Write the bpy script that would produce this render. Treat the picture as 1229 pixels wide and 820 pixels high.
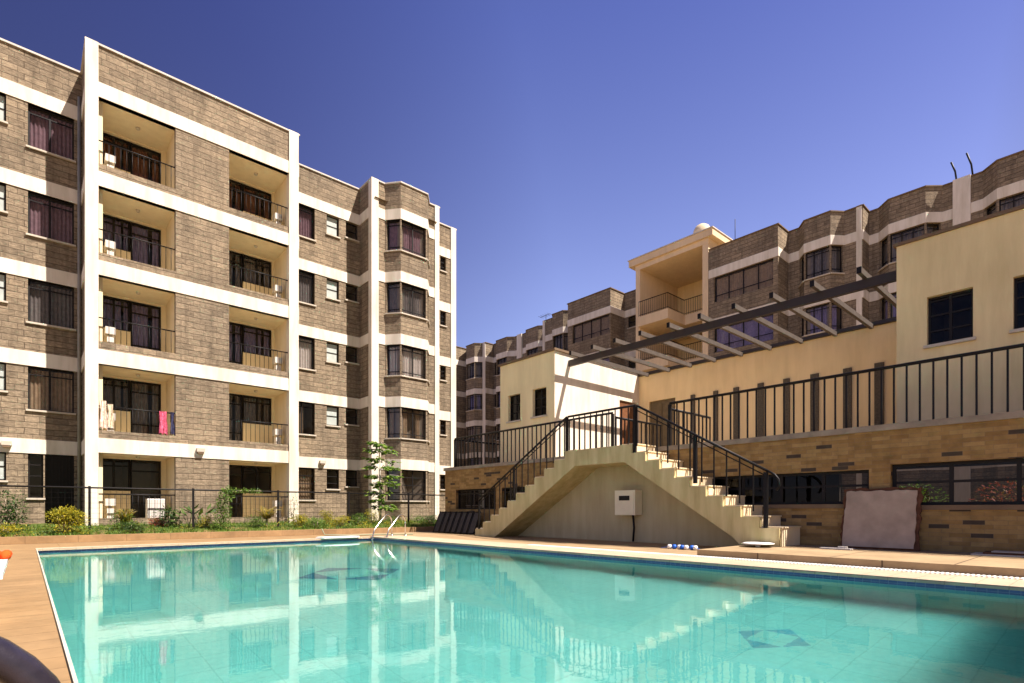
import bpy, bmesh, math, random
from mathutils import Vector, Matrix
R = math.radians
S = bpy.context.scene
for o in list(bpy.data.objects): bpy.data.objects.remove(o)
COL = S.collection
rnd = random.Random(7)

# ------------------------------------------------------------------ camera, sky, sun, exposure
cd = bpy.data.cameras.new("camera"); cam = bpy.data.objects.new("camera", cd); COL.objects.link(cam)
cd.sensor_fit = 'HORIZONTAL'; cd.sensor_width = 36; cd.lens = 19.206
cd.shift_x = 0.0; cd.shift_y = 0.1644
cd.clip_start = 0.05; cd.clip_end = 2000
cam.location = (0, 0, 0.9); cam.rotation_euler = (R(90), 0, R(-41.71))
S.camera = cam

SUN_AZ = (0.435, -0.900)      # towards the sun, on the ground
SUN_EL = 54.8
SKY_Z = [(0.0, (3.1, 2.6, 2.6)), (0.37, (2.75, 2.12, 2.42)), (0.67, (1.6, 1.32, 2.05)), (1.0, (0.62, 0.6, 0.7))]
SKY_AZ = [(0.10, (.30, .30, .38)), (0.20, (.50, .50, .60)), (0.36, (.98, .98, 1.0)), (0.64, (.98, .95, .98)), (0.74, (.6, .5, .38)), (0.84, (.36, .30, .2))]
w = bpy.data.worlds.new("World"); S.world = w; w.use_nodes = True
nt = w.node_tree; nt.nodes.clear()
sky = nt.nodes.new('ShaderNodeTexSky'); sky.sky_type = 'NISHITA'; sky.sun_disc = False
sky.sun_elevation = R(SUN_EL); sky.sun_rotation = math.atan2(SUN_AZ[0], SUN_AZ[1])
sky.altitude = 1700; sky.air_density = 1.0; sky.dust_density = 0.6; sky.ozone_density = 2.0
wtc = nt.nodes.new('ShaderNodeTexCoord')
def wramp(fac, stops):
    r = nt.nodes.new('ShaderNodeValToRGB'); cr = r.color_ramp
    while len(cr.elements) < len(stops): cr.elements.new(0.5)
    for e, (p, c) in zip(cr.elements, stops): e.position = p; e.color = (*c, 1)
    nt.links.new(fac, r.inputs[0]); return r.outputs[0]
def wmul(a, b):
    n = nt.nodes.new('ShaderNodeMix'); n.data_type = 'RGBA'; n.blend_type = 'MULTIPLY'; n.inputs['Factor'].default_value = 1.0
    nt.links.new(a, n.inputs['A']); nt.links.new(b, n.inputs['B']); return n.outputs['Result']
sep = nt.nodes.new('ShaderNodeSeparateXYZ'); nt.links.new(wtc.outputs['Generated'], sep.inputs[0])
dt = nt.nodes.new('ShaderNodeVectorMath'); dt.operation = 'DOT_PRODUCT'; nt.links.new(wtc.outputs['Generated'], dt.inputs[0]); dt.inputs[1].default_value = (SUN_AZ[0], SUN_AZ[1], 0)
rm = nt.nodes.new('ShaderNodeMapRange'); rm.inputs[1].default_value = -1; rm.inputs[2].default_value = 1; nt.links.new(dt.outputs['Value'], rm.inputs[0])
# clear highland sky: pale near the horizon, deep violet blue away from the sun
byz = wramp(sep.outputs['Z'], SKY_Z); byaz = wramp(rm.outputs[0], SKY_AZ)
skycol = wmul(wmul(sky.outputs[0], byz), byaz)
bg = nt.nodes.new('ShaderNodeBackground'); bg.inputs['Strength'].default_value = 0.042
out = nt.nodes.new('ShaderNodeOutputWorld')
nt.links.new(skycol, bg.inputs['Color'])
nt.links.new(bg.outputs[0], out.inputs['Surface'])
ld = bpy.data.lights.new("sun", 'SUN'); ld.energy = 5.0; ld.angle = R(0.5); ld.color = (1.0, 0.90, 0.83)
sun = bpy.data.objects.new("sun", ld); COL.objects.link(sun)
ce = math.cos(R(SUN_EL))
sun.rotation_euler = Vector((-SUN_AZ[0]*ce, -SUN_AZ[1]*ce, -math.sin(R(SUN_EL)))).to_track_quat('-Z', 'Y').to_euler()
sun.location = (10, -10, 30)
S.view_settings.view_transform = 'Standard'; S.view_settings.look = 'None'
S.view_settings.exposure = 1.2; S.view_settings.gamma = 1.0; S.view_settings.use_curve_mapping = False
S.render.engine = 'CYCLES'
S.cycles.max_bounces = 10; S.cycles.diffuse_bounces = 4; S.cycles.transparent_max_bounces = 16
S.cycles.use_denoising = True; S.cycles.caustics_reflective = False; S.cycles.sample_clamp_indirect = 40

# ------------------------------------------------------------------ materials
MATS = {}
def nodes(name):
    m = bpy.data.materials.new(name); m.use_nodes = True
    t = m.node_tree; t.nodes.clear()
    o = t.nodes.new('ShaderNodeOutputMaterial')
    MATS[name] = m
    return m, t, o
def N(t, kind, **kw):
    n = t.nodes.new('ShaderNode' + kind)
    for k, v in kw.items():
        if k.startswith('i_'):
            key = k[2:].replace('_', ' ')
            n.inputs[key].default_value = v
        else: setattr(n, k, v)
    return n
def ramp(t, fac, stops):
    r = t.nodes.new('ShaderNodeValToRGB'); cr = r.color_ramp
    while len(cr.elements) < len(stops): cr.elements.new(0.5)
    for e, (p, c) in zip(cr.elements, stops):
        e.position = p; e.color = (c[0], c[1], c[2], 1) if hasattr(c, '__len__') else (c, c, c, 1)
    t.links.new(fac, r.inputs[0]); return r.outputs[0]
def mix(t, a, b, fac=1.0, mode='MULTIPLY'):
    n = t.nodes.new('ShaderNodeMix'); n.data_type = 'RGBA'; n.blend_type = mode
    for key, v in (('A', a), ('B', b)):
        if isinstance(v, tuple): n.inputs[key].default_value = (*v[:3], 1)
        else: t.links.new(v, n.inputs[key])
    if isinstance(fac, (int, float)): n.inputs['Factor'].default_value = fac
    else: t.links.new(fac, n.inputs['Factor'])
    return n.outputs['Result']
def principled(t, o, color, rough=0.7, spec=0.3, metal=0.0, bump=None, bstr=0.3, bdist=0.01):
    p = t.nodes.new('ShaderNodeBsdfPrincipled')
    if isinstance(color, tuple): p.inputs['Base Color'].default_value = (*color[:3], 1)
    else: t.links.new(color, p.inputs['Base Color'])
    p.inputs['Roughness'].default_value = rough; p.inputs['Metallic'].default_value = metal
    p.inputs['Specular IOR Level'].default_value = spec
    if bump is not None:
        b = N(t, 'Bump'); b.inputs['Strength'].default_value = bstr; b.inputs['Distance'].default_value = bdist
        t.links.new(bump, b.inputs['Height']); t.links.new(b.outputs[0], p.inputs['Normal'])
    t.links.new(p.outputs[0], o.inputs['Surface'])
    return p
def noise(t, vec, scale, detail=4, rough=0.55):
    n = N(t, 'TexNoise'); n.inputs['Scale'].default_value = scale; n.inputs['Detail'].default_value = detail
    n.inputs['Roughness'].default_value = rough
    if vec is not None: t.links.new(vec, n.inputs['Vector'])
    return n.outputs['Fac']
def plain(name, color, rough=0.6, spec=0.3, metal=0.0, var=0.12, scale=3.0, bump=0.0):
    m, t, o = nodes(name)
    tc = N(t, 'TexCoord').outputs['Object']
    f = noise(t, tc, scale, 5)
    c = mix(t, color, ramp(t, f, [(0.3, 1 - var), (0.7, 1 + var)]))
    principled(t, o, c, rough, spec, metal, noise(t, tc, scale*14, 3) if bump else None, bump, 0.004)
    return m
def paint(name, color, streak=0.1):
    m, t, o = nodes(name)
    tc = N(t, 'TexCoord').outputs['Object']
    mp = N(t, 'Mapping'); mp.inputs['Scale'].default_value = (1.6, 1.6, 0.22); t.links.new(tc, mp.inputs['Vector'])
    f = noise(t, mp.outputs[0], 2.2, 6, 0.62)
    c = mix(t, color, ramp(t, f, [(0.32, (1-streak, 1-streak*1.1, 1-streak*1.4)), (0.62, (1.0, 1.0, 1.0))]))
    c = mix(t, c, ramp(t, noise(t, tc, 0.7, 3), [(0.35, 0.94), (0.7, 1.04)]))
    principled(t, o, c, 0.75, 0.2, 0, noise(t, tc, 40, 4), 0.25, 0.004)
    return m
def stone_mat(name, c1, c2, mortar):
    m, t, o = nodes(name)
    uv = N(t, 'UVMap').outputs[0]
    wob = N(t, 'TexNoise'); wob.inputs['Scale'].default_value = 2.3; wob.inputs['Detail'].default_value = 5
    t.links.new(uv, wob.inputs['Vector'])
    ad = N(t, 'VectorMath', operation='MULTIPLY_ADD'); t.links.new(wob.outputs['Color'], ad.inputs[0])
    ad.inputs[1].default_value = (0.05, 0.045, 0); t.links.new(uv, ad.inputs[2])
    def br(width, mort, smooth):
        b = N(t, 'TexBrick'); b.offset = 0.43; b.squash = 1.5; b.squash_frequency = 3
        b.inputs['Scale'].default_value = 1.0; b.inputs['Brick Width'].default_value = width
        b.inputs['Row Height'].default_value = 0.202; b.inputs['Mortar Size'].default_value = mort
        b.inputs['Mortar Smooth'].default_value = smooth; b.inputs['Bias'].default_value = 0
        b.inputs['Color1'].default_value = (*c1, 1); b.inputs['Color2'].default_value = (*c2, 1); b.inputs['Mortar'].default_value = (*c2, 1)
        t.links.new(ad.outputs[0], b.inputs['Vector']); return b
    b = br(0.38, 0.007, 0.6); rows = br(60.0, 0.013, 0.7)
    mp = N(t, 'Mapping'); mp.inputs['Scale'].default_value = (1.0, 2.2, 1.0); t.links.new(ad.outputs[0], mp.inputs['Vector'])
    n1 = noise(t, mp.outputs[0], 7, 7, 0.68); n2 = noise(t, uv, 0.45, 4); n3 = noise(t, uv, 30, 4, 0.7)
    c = mix(t, b.outputs['Color'], ramp(t, n1, [(0.27, 0.45), (0.45, 0.9), (0.55, 1.08), (0.75, 1.6)]))
    c = mix(t, c, ramp(t, n2, [(0.3, (0.84, 0.84, 0.84)), (0.7, (1.14, 1.11, 1.06))]))
    # rain staining in long vertical runs
    ms = N(t, 'Mapping'); ms.inputs['Scale'].default_value = (2.4, 0.16, 1.0); t.links.new(uv, ms.inputs['Vector'])
    c = mix(t, c, ramp(t, noise(t, ms.outputs[0], 1.5, 5, 0.6), [(0.34, 0.74), (0.52, 1.0), (0.8, 1.06)]))
    c = mix(t, c, mortar, mix(t, b.outputs['Fac'], (0.55, 0.55, 0.55)), 'MIX')
    c = mix(t, c, mortar, mix(t, rows.outputs['Fac'], (0.85, 0.85, 0.85)), 'MIX')
    h = mix(t, mix(t, n1, n3, 0.35, 'MIX'), ramp(t, rows.outputs['Fac'], [(0.0, 1.0), (1.0, 0.0)]), 1.0)
    h = mix(t, h, ramp(t, b.outputs['Fac'], [(0.0, 1.0), (1.0, 0.45)]), 1.0)
    principled(t, o, c, 0.9, 0.15, 0, h, 0.9, 0.04)
    return m
def brick_mat(name):
    m, t, o = nodes(name)
    uv = N(t, 'UVMap').outputs[0]
    def brick(c1, c2, mo):
        b = N(t, 'TexBrick'); b.offset = 0.37; b.offset_frequency = 2; b.squash = 1.0
        b.inputs['Scale'].default_value = 1.0; b.inputs['Brick Width'].default_value = 0.31
        b.inputs['Row Height'].default_value = 0.079; b.inputs['Mortar Size'].default_value = 0.003
        b.inputs['Mortar Smooth'].default_value = 0.3
        for k, v in (('Color1', c1), ('Color2', c2), ('Mortar', mo)): b.inputs[k].default_value = (*v, 1)
        t.links.new(uv, b.inputs['Vector']); return b
    a = brick((0, 0, 0), (1, 1, 1), (0.5, 0.5, 0.5))
    sx = N(t, 'SeparateXYZ'); t.links.new(uv, sx.inputs[0])
    def mth(op, a_, b_=None):
        k = N(t, 'Math', operation=op)
        for i, q in enumerate((a_, b_)):
            if q is None: continue
            if isinstance(q, (int, float)): k.inputs[i].default_value = q
            else: t.links.new(q, k.inputs[i])
        return k.outputs[0]
    row = mth('FLOOR', mth('DIVIDE', sx.outputs['Y'], 0.079))
    shift = mth('MULTIPLY', mth('SUBTRACT', 1.0, mth('FLOORED_MODULO', row, 2.0)), 0.37)
    colm = mth('FLOOR', mth('ADD', mth('DIVIDE', sx.outputs['X'], 0.31), shift))
    cb = N(t, 'CombineXYZ'); t.links.new(colm, cb.inputs[0]); t.links.new(row, cb.inputs[1])
    wn = N(t, 'TexWhiteNoise', noise_dimensions='2D'); t.links.new(cb.outputs[0], wn.inputs['Vector'])
    dark = ramp(t, wn.outputs['Value'], [(0.0, 0.0), (0.94, 0.0), (0.941, 1.0)])
    tone = ramp(t, a.outputs['Color'], [(0.0, (0.235, 0.138, 0.045)), (0.5, (0.285, 0.175, 0.06)), (0.9, (0.335, 0.215, 0.08))])
    c = mix(t, tone, (0.06, 0.043, 0.028), dark, 'MIX')
    c = mix(t, c, (0.22, 0.15, 0.09), a.outputs['Fac'], 'MIX')
    c = mix(t, c, ramp(t, noise(t, uv, 5, 5, 0.6), [(0.3, 0.75), (0.7, 1.15)]))
    principled(t, o, c, 0.75, 0.25, 0, ramp(t, a.outputs['Fac'], [(0, 1.0), (1, 0.0)]), 0.5, 0.006)
    return m
def tile_mat(name, c1, c2, grout, wx, wy, size=0.006, rough=0.6, spec=0.3, off=0.0, dirt=0.25, shift=0.0):
    m, t, o = nodes(name)
    uvm = N(t, 'Mapping'); uvm.inputs['Location'].default_value = (shift, 0, 0); t.links.new(N(t, 'UVMap').outputs[0], uvm.inputs['Vector']); uv = uvm.outputs[0]
    b = N(t, 'TexBrick'); b.offset = off; b.squash = 1.0
    b.inputs['Scale'].default_value = 1.0; b.inputs['Brick Width'].default_value = wx
    b.inputs['Row Height'].default_value = wy; b.inputs['Mortar Size'].default_value = size
    for k, v in (('Color1', c1), ('Color2', c2), ('Mortar', grout)): b.inputs[k].default_value = (*v, 1)
    t.links.new(uv, b.inputs['Vector'])
    c = mix(t, b.outputs['Color'], ramp(t, noise(t, uv, 1.3, 6, 0.65), [(0.28, 1-dirt), (0.62, 1.06)]))
    c = mix(t, c, ramp(t, noise(t, uv, 14, 4), [(0.3, 0.93), (0.7, 1.06)]))
    principled(t, o, c, rough, spec, 0, mix(t, ramp(t, b.outputs['Fac'], [(0, 1.0), (1, 0.0)]), noise(t, uv, 60, 3), 0.15, 'MIX'), 0.4, 0.005)
    return m
def glass_mat(name, tintc=(0.62, 0.63, 0.62), refl=1.0):
    m, t, o = nodes(name)
    tr = N(t, 'BsdfTransparent'); tr.inputs[0].default_value = (*tintc, 1)
    gl = N(t, 'BsdfGlossy'); gl.inputs['Roughness'].default_value = 0.02; gl.inputs['Color'].default_value = (0.9, 0.9, 0.9, 1)
    tc = N(t, 'TexCoord').outputs['Object']
    bp = N(t, 'Bump'); bp.inputs['Strength'].default_value = 0.05; bp.inputs['Distance'].default_value = 0.02
    t.links.new(noise(t, tc, 1.7, 2), bp.inputs['Height']); t.links.new(bp.outputs[0], gl.inputs['Normal'])
    fr = N(t, 'Fresnel'); fr.inputs[0].default_value = 1.5
    mu = N(t, 'Math', operation='MULTIPLY'); t.links.new(fr.outputs[0], mu.inputs[0]); mu.inputs[1].default_value = refl
    mx = N(t, 'MixShader'); t.links.new(mu.outputs[0], mx.inputs[0]); t.links.new(tr.outputs[0], mx.inputs[1]); t.links.new(gl.outputs[0], mx.inputs[2])
    t.links.new(mx.outputs[0], o.inputs['Surface'])
    return m
def leaf_mat(name, ca, cb, cc):
    m, t, o = nodes(name)
    g = N(t, 'NewGeometry')
    c = ramp(t, g.outputs['Random Per Island'], [(0.0, ca), (0.55, cb), (1.0, cc)])
    p = N(t, 'BsdfPrincipled'); t.links.new(c, p.inputs['Base Color']); p.inputs['Roughness'].default_value = 0.55
    p.inputs['Specular IOR Level'].default_value = 0.35
    tl = N(t, 'BsdfTranslucent'); t.links.new(mix(t, c, (1.3, 1.4, 0.6)), tl.inputs[0])
    mx = N(t, 'MixShader'); mx.inputs[0].default_value = 0.3
    t.links.new(p.outputs[0], mx.inputs[1]); t.links.new(tl.outputs[0], mx.inputs[2]); t.links.new(mx.outputs[0], o.inputs['Surface'])
    return m

stone = stone_mat('stone', (0.295, 0.232, 0.158), (0.205, 0.161, 0.111), (0.09, 0.067, 0.047))
brick = brick_mat('brick')
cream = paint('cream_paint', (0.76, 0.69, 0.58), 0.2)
wallcream = paint('balcony_paint', (0.80, 0.68, 0.46))
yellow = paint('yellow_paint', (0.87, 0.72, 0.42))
ochre = paint('block_paint', (0.76, 0.60, 0.33), 0.14)
peach = paint('peach_paint', (0.88, 0.66, 0.34))
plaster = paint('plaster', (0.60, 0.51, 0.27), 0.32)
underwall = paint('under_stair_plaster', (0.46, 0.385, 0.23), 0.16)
towerp = paint('tower_paint', (0.76, 0.58, 0.36))
coping_m = plain('coping', (0.55, 0.50, 0.44), 0.8)
brown_trim = plain('brown_trim', (0.16, 0.105, 0.06), 0.7)
frame_m = plain('window_frame', (0.012, 0.010, 0.009), 0.55, 0.2)
black_m = plain('black_metal', (0.007, 0.006, 0.006), 0.5, 0.22)
pergola_m = plain('pergola_steel', (0.035, 0.024, 0.017), 0.5, 0.4)
rafter_m = plain('rafter_steel', (0.095, 0.077, 0.062), 0.5, 0.3, 0, 0.2, 5)
steel = plain('stainless', (0.62, 0.58, 0.52), 0.22, 0.5, 0.95, 0.05)
darkrail = plain('dark_handrail', (0.03, 0.025, 0.035), 0.2, 0.6, 0.25, 0.3, 30, 0.15)
pipe_m = plain('pipe', (0.26, 0.25, 0.22), 0.5)
glass = glass_mat('glass', (0.88, 0.87, 0.85), 0.55)
glass2 = glass_mat('dark_glass', (0.34, 0.34, 0.33), 0.3)
room_m = plain('room', (0.30, 0.25, 0.20), 0.9)
sill_m = plain('sill', (0.50, 0.44, 0.35), 0.8)
cur = [plain('curtain_mauve', (0.32, 0.21, 0.25), 0.9, 0.1, 0, 0.2, 8), plain('curtain_white', (0.72, 0.66, 0.62), 0.9, 0.1, 0, 0.1, 8),
       plain('curtain_grey', (0.25, 0.225, 0.22), 0.9, 0.1, 0, 0.2, 8), plain('curtain_rust', (0.24, 0.11, 0.07), 0.9, 0.1, 0, 0.2, 8),
       plain('curtain_violet', (0.30, 0.26, 0.45), 0.9, 0.1, 0, 0.2, 8), plain('curtain_tan', (0.42, 0.31, 0.21), 0.9, 0.1, 0, 0.2, 8)]
frost = plain('frosted_pane', (0.42, 0.46, 0.42), 0.35, 0.5)
wood = plain('wood', (0.17, 0.07, 0.03), 0.5, 0.3, 0, 0.3, 9)
olive_door = plain('olive_door', (0.13, 0.09, 0.04), 0.5, 0.3, 0, 0.25, 6)
pilaster_m = plain('pilaster', (0.10, 0.082, 0.055), 0.8, 0.2, 0, 0.3, 18, 0.5)
deck = tile_mat('deck_tile', (0.315, 0.20, 0.095), (0.285, 0.178, 0.082), (0.13, 0.075, 0.032), 1.24, 0.31, 0.004, 0.65, 0.25, 0.0, 0.3, 0.6)
deckr = tile_mat('deck_stone', (0.37, 0.255, 0.14), (0.33, 0.23, 0.125), (0.19, 0.13, 0.07), 0.6, 0.6, 0.006, 0.7, 0.2)
coping_tile = tile_mat('coping_tile', (0.52, 0.40, 0.27), (0.48, 0.37, 0.25), (0.34, 0.25, 0.16), 0.3, 0.3, 0.005, 0.6, 0.3, 0, 0.15)
kerb_m = tile_mat('kerb_stone', (0.34, 0.21, 0.10), (0.30, 0.185, 0.09), (0.19, 0.12, 0.06), 1.1, 0.5, 0.006, 0.85, 0.15, 0, 0.4)
plinth_m = tile_mat('plinth_stone', (0.38, 0.27, 0.15), (0.34, 0.24, 0.13), (0.13, 0.085, 0.05), 1.9, 1.6, 0.012, 0.75, 0.2, 0.3, 0.3)
slabedge = plain('slab_concrete', (0.27, 0.225, 0.17), 0.9, 0.15, 0, 0.25, 3, 0.4)
pool_m = tile_mat('pool_tile', (0.14, 0.50, 0.455), (0.146, 0.51, 0.465), (0.115, 0.44, 0.40), 0.42, 0.42, 0.008, 0.5, 0.3, 0, 0.06)
blue_tile = tile_mat('blue_tile', (0.035, 0.06, 0.19), (0.055, 0.09, 0.26), (0.16, 0.2, 0.33), 0.1, 0.035, 0.003, 0.3, 0.5)
motif_m = tile_mat('motif_tile', (0.015, 0.17, 0.27), (0.02, 0.19, 0.29), (0.05, 0.25, 0.32), 0.1, 0.1, 0.004, 0.5)
motif_pale = tile_mat('motif_tile_pale', (0.05, 0.30, 0.36), (0.055, 0.32, 0.38), (0.09, 0.37, 0.4), 0.1, 0.1, 0.004, 0.5)
soil = plain('soil', (0.27, 0.14, 0.07), 0.95, 0.1, 0, 0.3, 2)
def lawn_mat():
    m, t, o = nodes('lawn'); tc = N(t, 'TexCoord').outputs['Object']
    c = ramp(t, noise(t, tc, 1.6, 6, .7), [(0.36, (0.055, 0.10, 0.018)), (0.5, (0.10, 0.13, 0.03)), (0.62, (0.25, 0.15, 0.075))])
    principled(t, o, c, 0.95, 0.1, 0, noise(t, tc, 18, 4), 0.6, 0.03); return m
lawn_m = lawn_mat()
earth = plain('earth', (0.30, 0.22, 0.14), 0.95, 0.1, 0, 0.25, 0.3)
whitep = plain('white_plastic', (0.80, 0.78, 0.74), 0.4, 0.4, 0, 0.03)
sink_m = plain('sink', (0.60, 0.56, 0.50), 0.5, 0.3, 0, 0.1)
meter_m = plain('meter_box', (0.70, 0.62, 0.46), 0.5, 0.3, 0, 0.06)
orange = plain('orange_cloth', (0.80, 0.09, 0.015), 0.85, 0.1, 0, 0.15, 12)
pink = plain('pink_cloth', (0.55, 0.10, 0.17), 0.9, 0.1, 0, 0.6, 16)
pale_cloth = plain('pale_cloth', (0.70, 0.52, 0.42), 0.9, 0.1, 0, 0.35, 14)
navy_cloth = plain('navy_cloth', (0.05, 0.05, 0.10), 0.9, 0.1, 0, 0.3, 14)
bluep = plain('blue_plastic', (0.02, 0.12, 0.55), 0.35, 0.4)
rough_slab = plain('rough_slab', (0.36, 0.275, 0.21), 0.95, 0.1, 0, 0.2, 3, 1.0)
slab_frame = plain('slab_frame', (0.10, 0.045, 0.025), 0.9, 0.1, 0, 0.4, 8, 0.8)
lounge_m = plain('lounger_mesh', (0.035, 0.032, 0.036), 0.6, 0.3, 0, 0.3, 6)
bark = plain('bark', (0.34, 0.28, 0.2), 0.9, 0.1, 0, 0.3, 9)
leaf_y = leaf_mat('leaf_yellow', (0.10, 0.13, 0.012), (0.30, 0.27, 0.02), (0.48, 0.38, 0.03))
leaf_g = leaf_mat('leaf_green', (0.035, 0.085, 0.012), (0.085, 0.16, 0.02), (0.18, 0.27, 0.04))
leaf_t = leaf_mat('leaf_tree', (0.03, 0.075, 0.01), (0.10, 0.19, 0.02), (0.26, 0.36, 0.06))
leaf_d = leaf_mat('leaf_dark', (0.02, 0.05, 0.012), (0.045, 0.09, 0.02), (0.09, 0.14, 0.03))
leaf_r = leaf_mat('leaf_red', (0.10, 0.02, 0.015), (0.30, 0.05, 0.03), (0.12, 0.14, 0.02))
leaf_p = leaf_mat('leaf_palm', (0.16, 0.16, 0.015), (0.36, 0.28, 0.03), (0.55, 0.38, 0.05))
grass_m = leaf_mat('grass_blade', (0.05, 0.11, 0.012), (0.11, 0.19, 0.02), (0.2, 0.26, 0.03))
flower_w = plain('flower', (0.8, 0.66, 0.58), 0.8)

def water_mat():
    m, t, o = nodes('water')
    g = N(t, 'BsdfGlass'); g.inputs['Color'].default_value = (0.93, 1.0, 0.985, 1); g.inputs['Roughness'].default_value = 0.0
    g.inputs['IOR'].default_value = 1.33
    tc = N(t, 'TexCoord').outputs['Object']
    mp = N(t, 'Mapping'); mp.inputs['Rotation'].default_value = (0, 0, R(20)); mp.inputs['Scale'].default_value = (1.0, 1.5, 1.0)
    t.links.new(tc, mp.inputs['Vector'])
    n = mix(t, noise(t, mp.outputs[0], 1.1, 2), noise(t, mp.outputs[0], 6.0, 3), 0.35, 'MIX')
    b = N(t, 'Bump'); b.inputs['Strength'].default_value = 0.085; b.inputs['Distance'].default_value = 0.02
    t.links.new(n, b.inputs['Height']); t.links.new(b.outputs[0], g.inputs['Normal'])
    t.links.new(g.outputs[0], o.inputs['Surface'])
    return m
water_m = water_mat()

# ------------------------------------------------------------------ mesh helpers
def org(parent):
    v = Vector((0, 0, 0))
    while parent is not None: v += parent.location; parent = parent.parent
    return v
class MB:
    def __init__(s): s.v = []; s.f = []; s.uv = []; s.m = []; s.sm = []
    def face(s, pts, mi=0, uv=None, smooth=False):
        i = len(s.v); s.v += [tuple(p) for p in pts]; s.f.append(tuple(range(i, i+len(pts)))); s.m.append(mi); s.sm.append(smooth)
        if uv is None:
            a, b, c = Vector(pts[0]), Vector(pts[1]), Vector(pts[2]); n = (b-a).cross(c-a)
            if n.length < 1e-12: n = Vector((0, 0, 1))
            n.normalize()
            if abs(n.z) > 0.7: uv = [(p[0], p[1]) for p in pts]
            else:
                tx, ty = -n.y, n.x; l = math.hypot(tx, ty); tx /= l; ty /= l
                uv = [(p[0]*tx+p[1]*ty, p[2]) for p in pts]
        s.uv.append(uv)
    def box(s, x0, x1, y0, y1, z0, z1, mi=0):
        s.obox((x0, y0), (1, 0), 0, x1-x0, -(y1-y0), 0, z0, z1, mi)
    def obox(s, A, d, s0, s1, o0, o1, z0, z1, mi=0):
        "box along direction d from A; o = offset along the outward normal (d turned clockwise)"
        n = (d[1], -d[0])
        P = lambda a, b, z: (A[0]+d[0]*a+n[0]*b, A[1]+d[1]*a+n[1]*b, z)
        a, b = sorted((s0, s1)); p, q = sorted((o0, o1)); lo, hi = sorted((z0, z1))
        c = [P(a, p, lo), P(b, p, lo), P(b, q, lo), P(a, q, lo), P(a, p, hi), P(b, p, hi), P(b, q, hi), P(a, q, hi)]
        for f in ((3, 2, 6, 7), (1, 0, 4, 5), (0, 3, 7, 4), (2, 1, 5, 6), (7, 6, 5, 4), (0, 1, 2, 3)): s.face([c[k] for k in f], mi)
    def tube(s, pts, r, n=8, mi=0, cap=True):
        pts = [Vector(p) for p in pts]; rings = []
        rr = r if hasattr(r, '__len__') else [r]*len(pts)
        up = Vector((0, 0, 1)); prev = None
        for i, p in enumerate(pts):
            d = (pts[min(i+1, len(pts)-1)] - pts[max(i-1, 0)]).normalized()
            a = d.cross(up) if prev is None else prev - d*prev.dot(d)
            if a.length < 1e-4: a = d.cross(Vector((1, 0, 0)))
            a.normalize(); prev = a; b = d.cross(a)
            rings.append([p + (a*math.cos(2*math.pi*k/n) + b*math.sin(2*math.pi*k/n))*rr[i] for k in range(n)])
        base = len(s.v)
        for rg in rings: s.v += [tuple(q) for q in rg]
        for i in range(len(rings)-1):
            for k in range(n):
                f = (base+i*n+k, base+i*n+(k+1) % n, base+(i+1)*n+(k+1) % n, base+(i+1)*n+k)
                s.f.append(f); s.m.append(mi); s.sm.append(True); s.uv.append([(k/n, i), ((k+1)/n, i), ((k+1)/n, i+1), (k/n, i+1)])
        if cap:
            for i, rev in ((0, False), (len(rings)-1, True)):
                f = [base+i*n+k for k in range(n)]
                if not rev: f = f[::-1]
                s.f.append(tuple(f)); s.m.append(mi); s.sm.append(False); s.uv.append([(0, 0)]*n)
    def lathe(s, c, prof, n=24, mi=0):
        base = len(s.v)
        for r, z in prof:
            for k in range(n):
                a = 2*math.pi*k/n; s.v.append((c[0]+r*math.cos(a), c[1]+r*math.sin(a), c[2]+z))
        for i in range(len(prof)-1):
            for k in range(n):
                s.f.append((base+i*n+k, base+i*n+(k+1) % n, base+(i+1)*n+(k+1) % n, base+(i+1)*n+k)); s.m.append(mi); s.sm.append(True)
                s.uv.append([(k/n, i), ((k+1)/n, i), ((k+1)/n, i+1), (k/n, i+1)])
    def prism(s, poly, axis, a, b, mi=0):
        "poly of 2D points extruded along an axis ('x': poly=(y,z), 'y': (x,z), 'z': (x,y))"
        P = {'x': lambda p, t: (t, p[0], p[1]), 'y': lambda p, t: (p[0], t, p[1]), 'z': lambda p, t: (p[0], p[1], t)}[axis]
        s.face([P(p, a) for p in poly][::-1], mi); s.face([P(p, b) for p in poly], mi)
        for i in range(len(poly)):
            p, q = poly[i], poly[(i+1) % len(poly)]
            s.face([P(p, a), P(q, a), P(q, b), P(p, b)], mi)
    def build(s, name, mats, parent=None, fix=False, at=None):
        me = bpy.data.meshes.new(name)
        base = org(parent) if at is None else (org(parent) + Vector(at))
        if at is not None and parent is None: base = Vector(at)
        me.from_pydata([tuple(Vector(v) - base) for v in s.v], [], s.f)
        ul = me.uv_layers.new(name='UVMap')
        k = 0
        for i, p in enumerate(me.polygons):
            p.material_index = s.m[i]; p.use_smooth = s.sm[i]
            for j in range(len(s.f[i])):
                ul.data[k].uv = s.uv[i][j]; k += 1
        for m in (mats if isinstance(mats, (list, tuple)) else [mats]): me.materials.append(m)
        if fix:
            bm = bmesh.new(); bm.from_mesh(me); bmesh.ops.recalc_face_normals(bm, faces=bm.faces); bm.to_mesh(me); bm.free()
        me.update()
        o = bpy.data.objects.new(name, me); COL.objects.link(o)
        if parent is not None: o.parent = parent
        if at is not None: o.location = at
        return o
def tag(o, label=None, cat=None, group=None, kind=None):
    if label: o['label'] = label
    if cat: o['category'] = cat
    if group: o['group'] = group
    if kind: o['kind'] = kind
    return o
def empty(name, loc, label, cat, group=None):
    o = bpy.data.objects.new(name, None); COL.objects.link(o); o.location = loc; o.empty_display_size = 0.3
    return tag(o, label, cat, group)
def struct(name, mb, mats, **k):
    return tag(mb.build(name, mats, **k), kind='structure')
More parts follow.
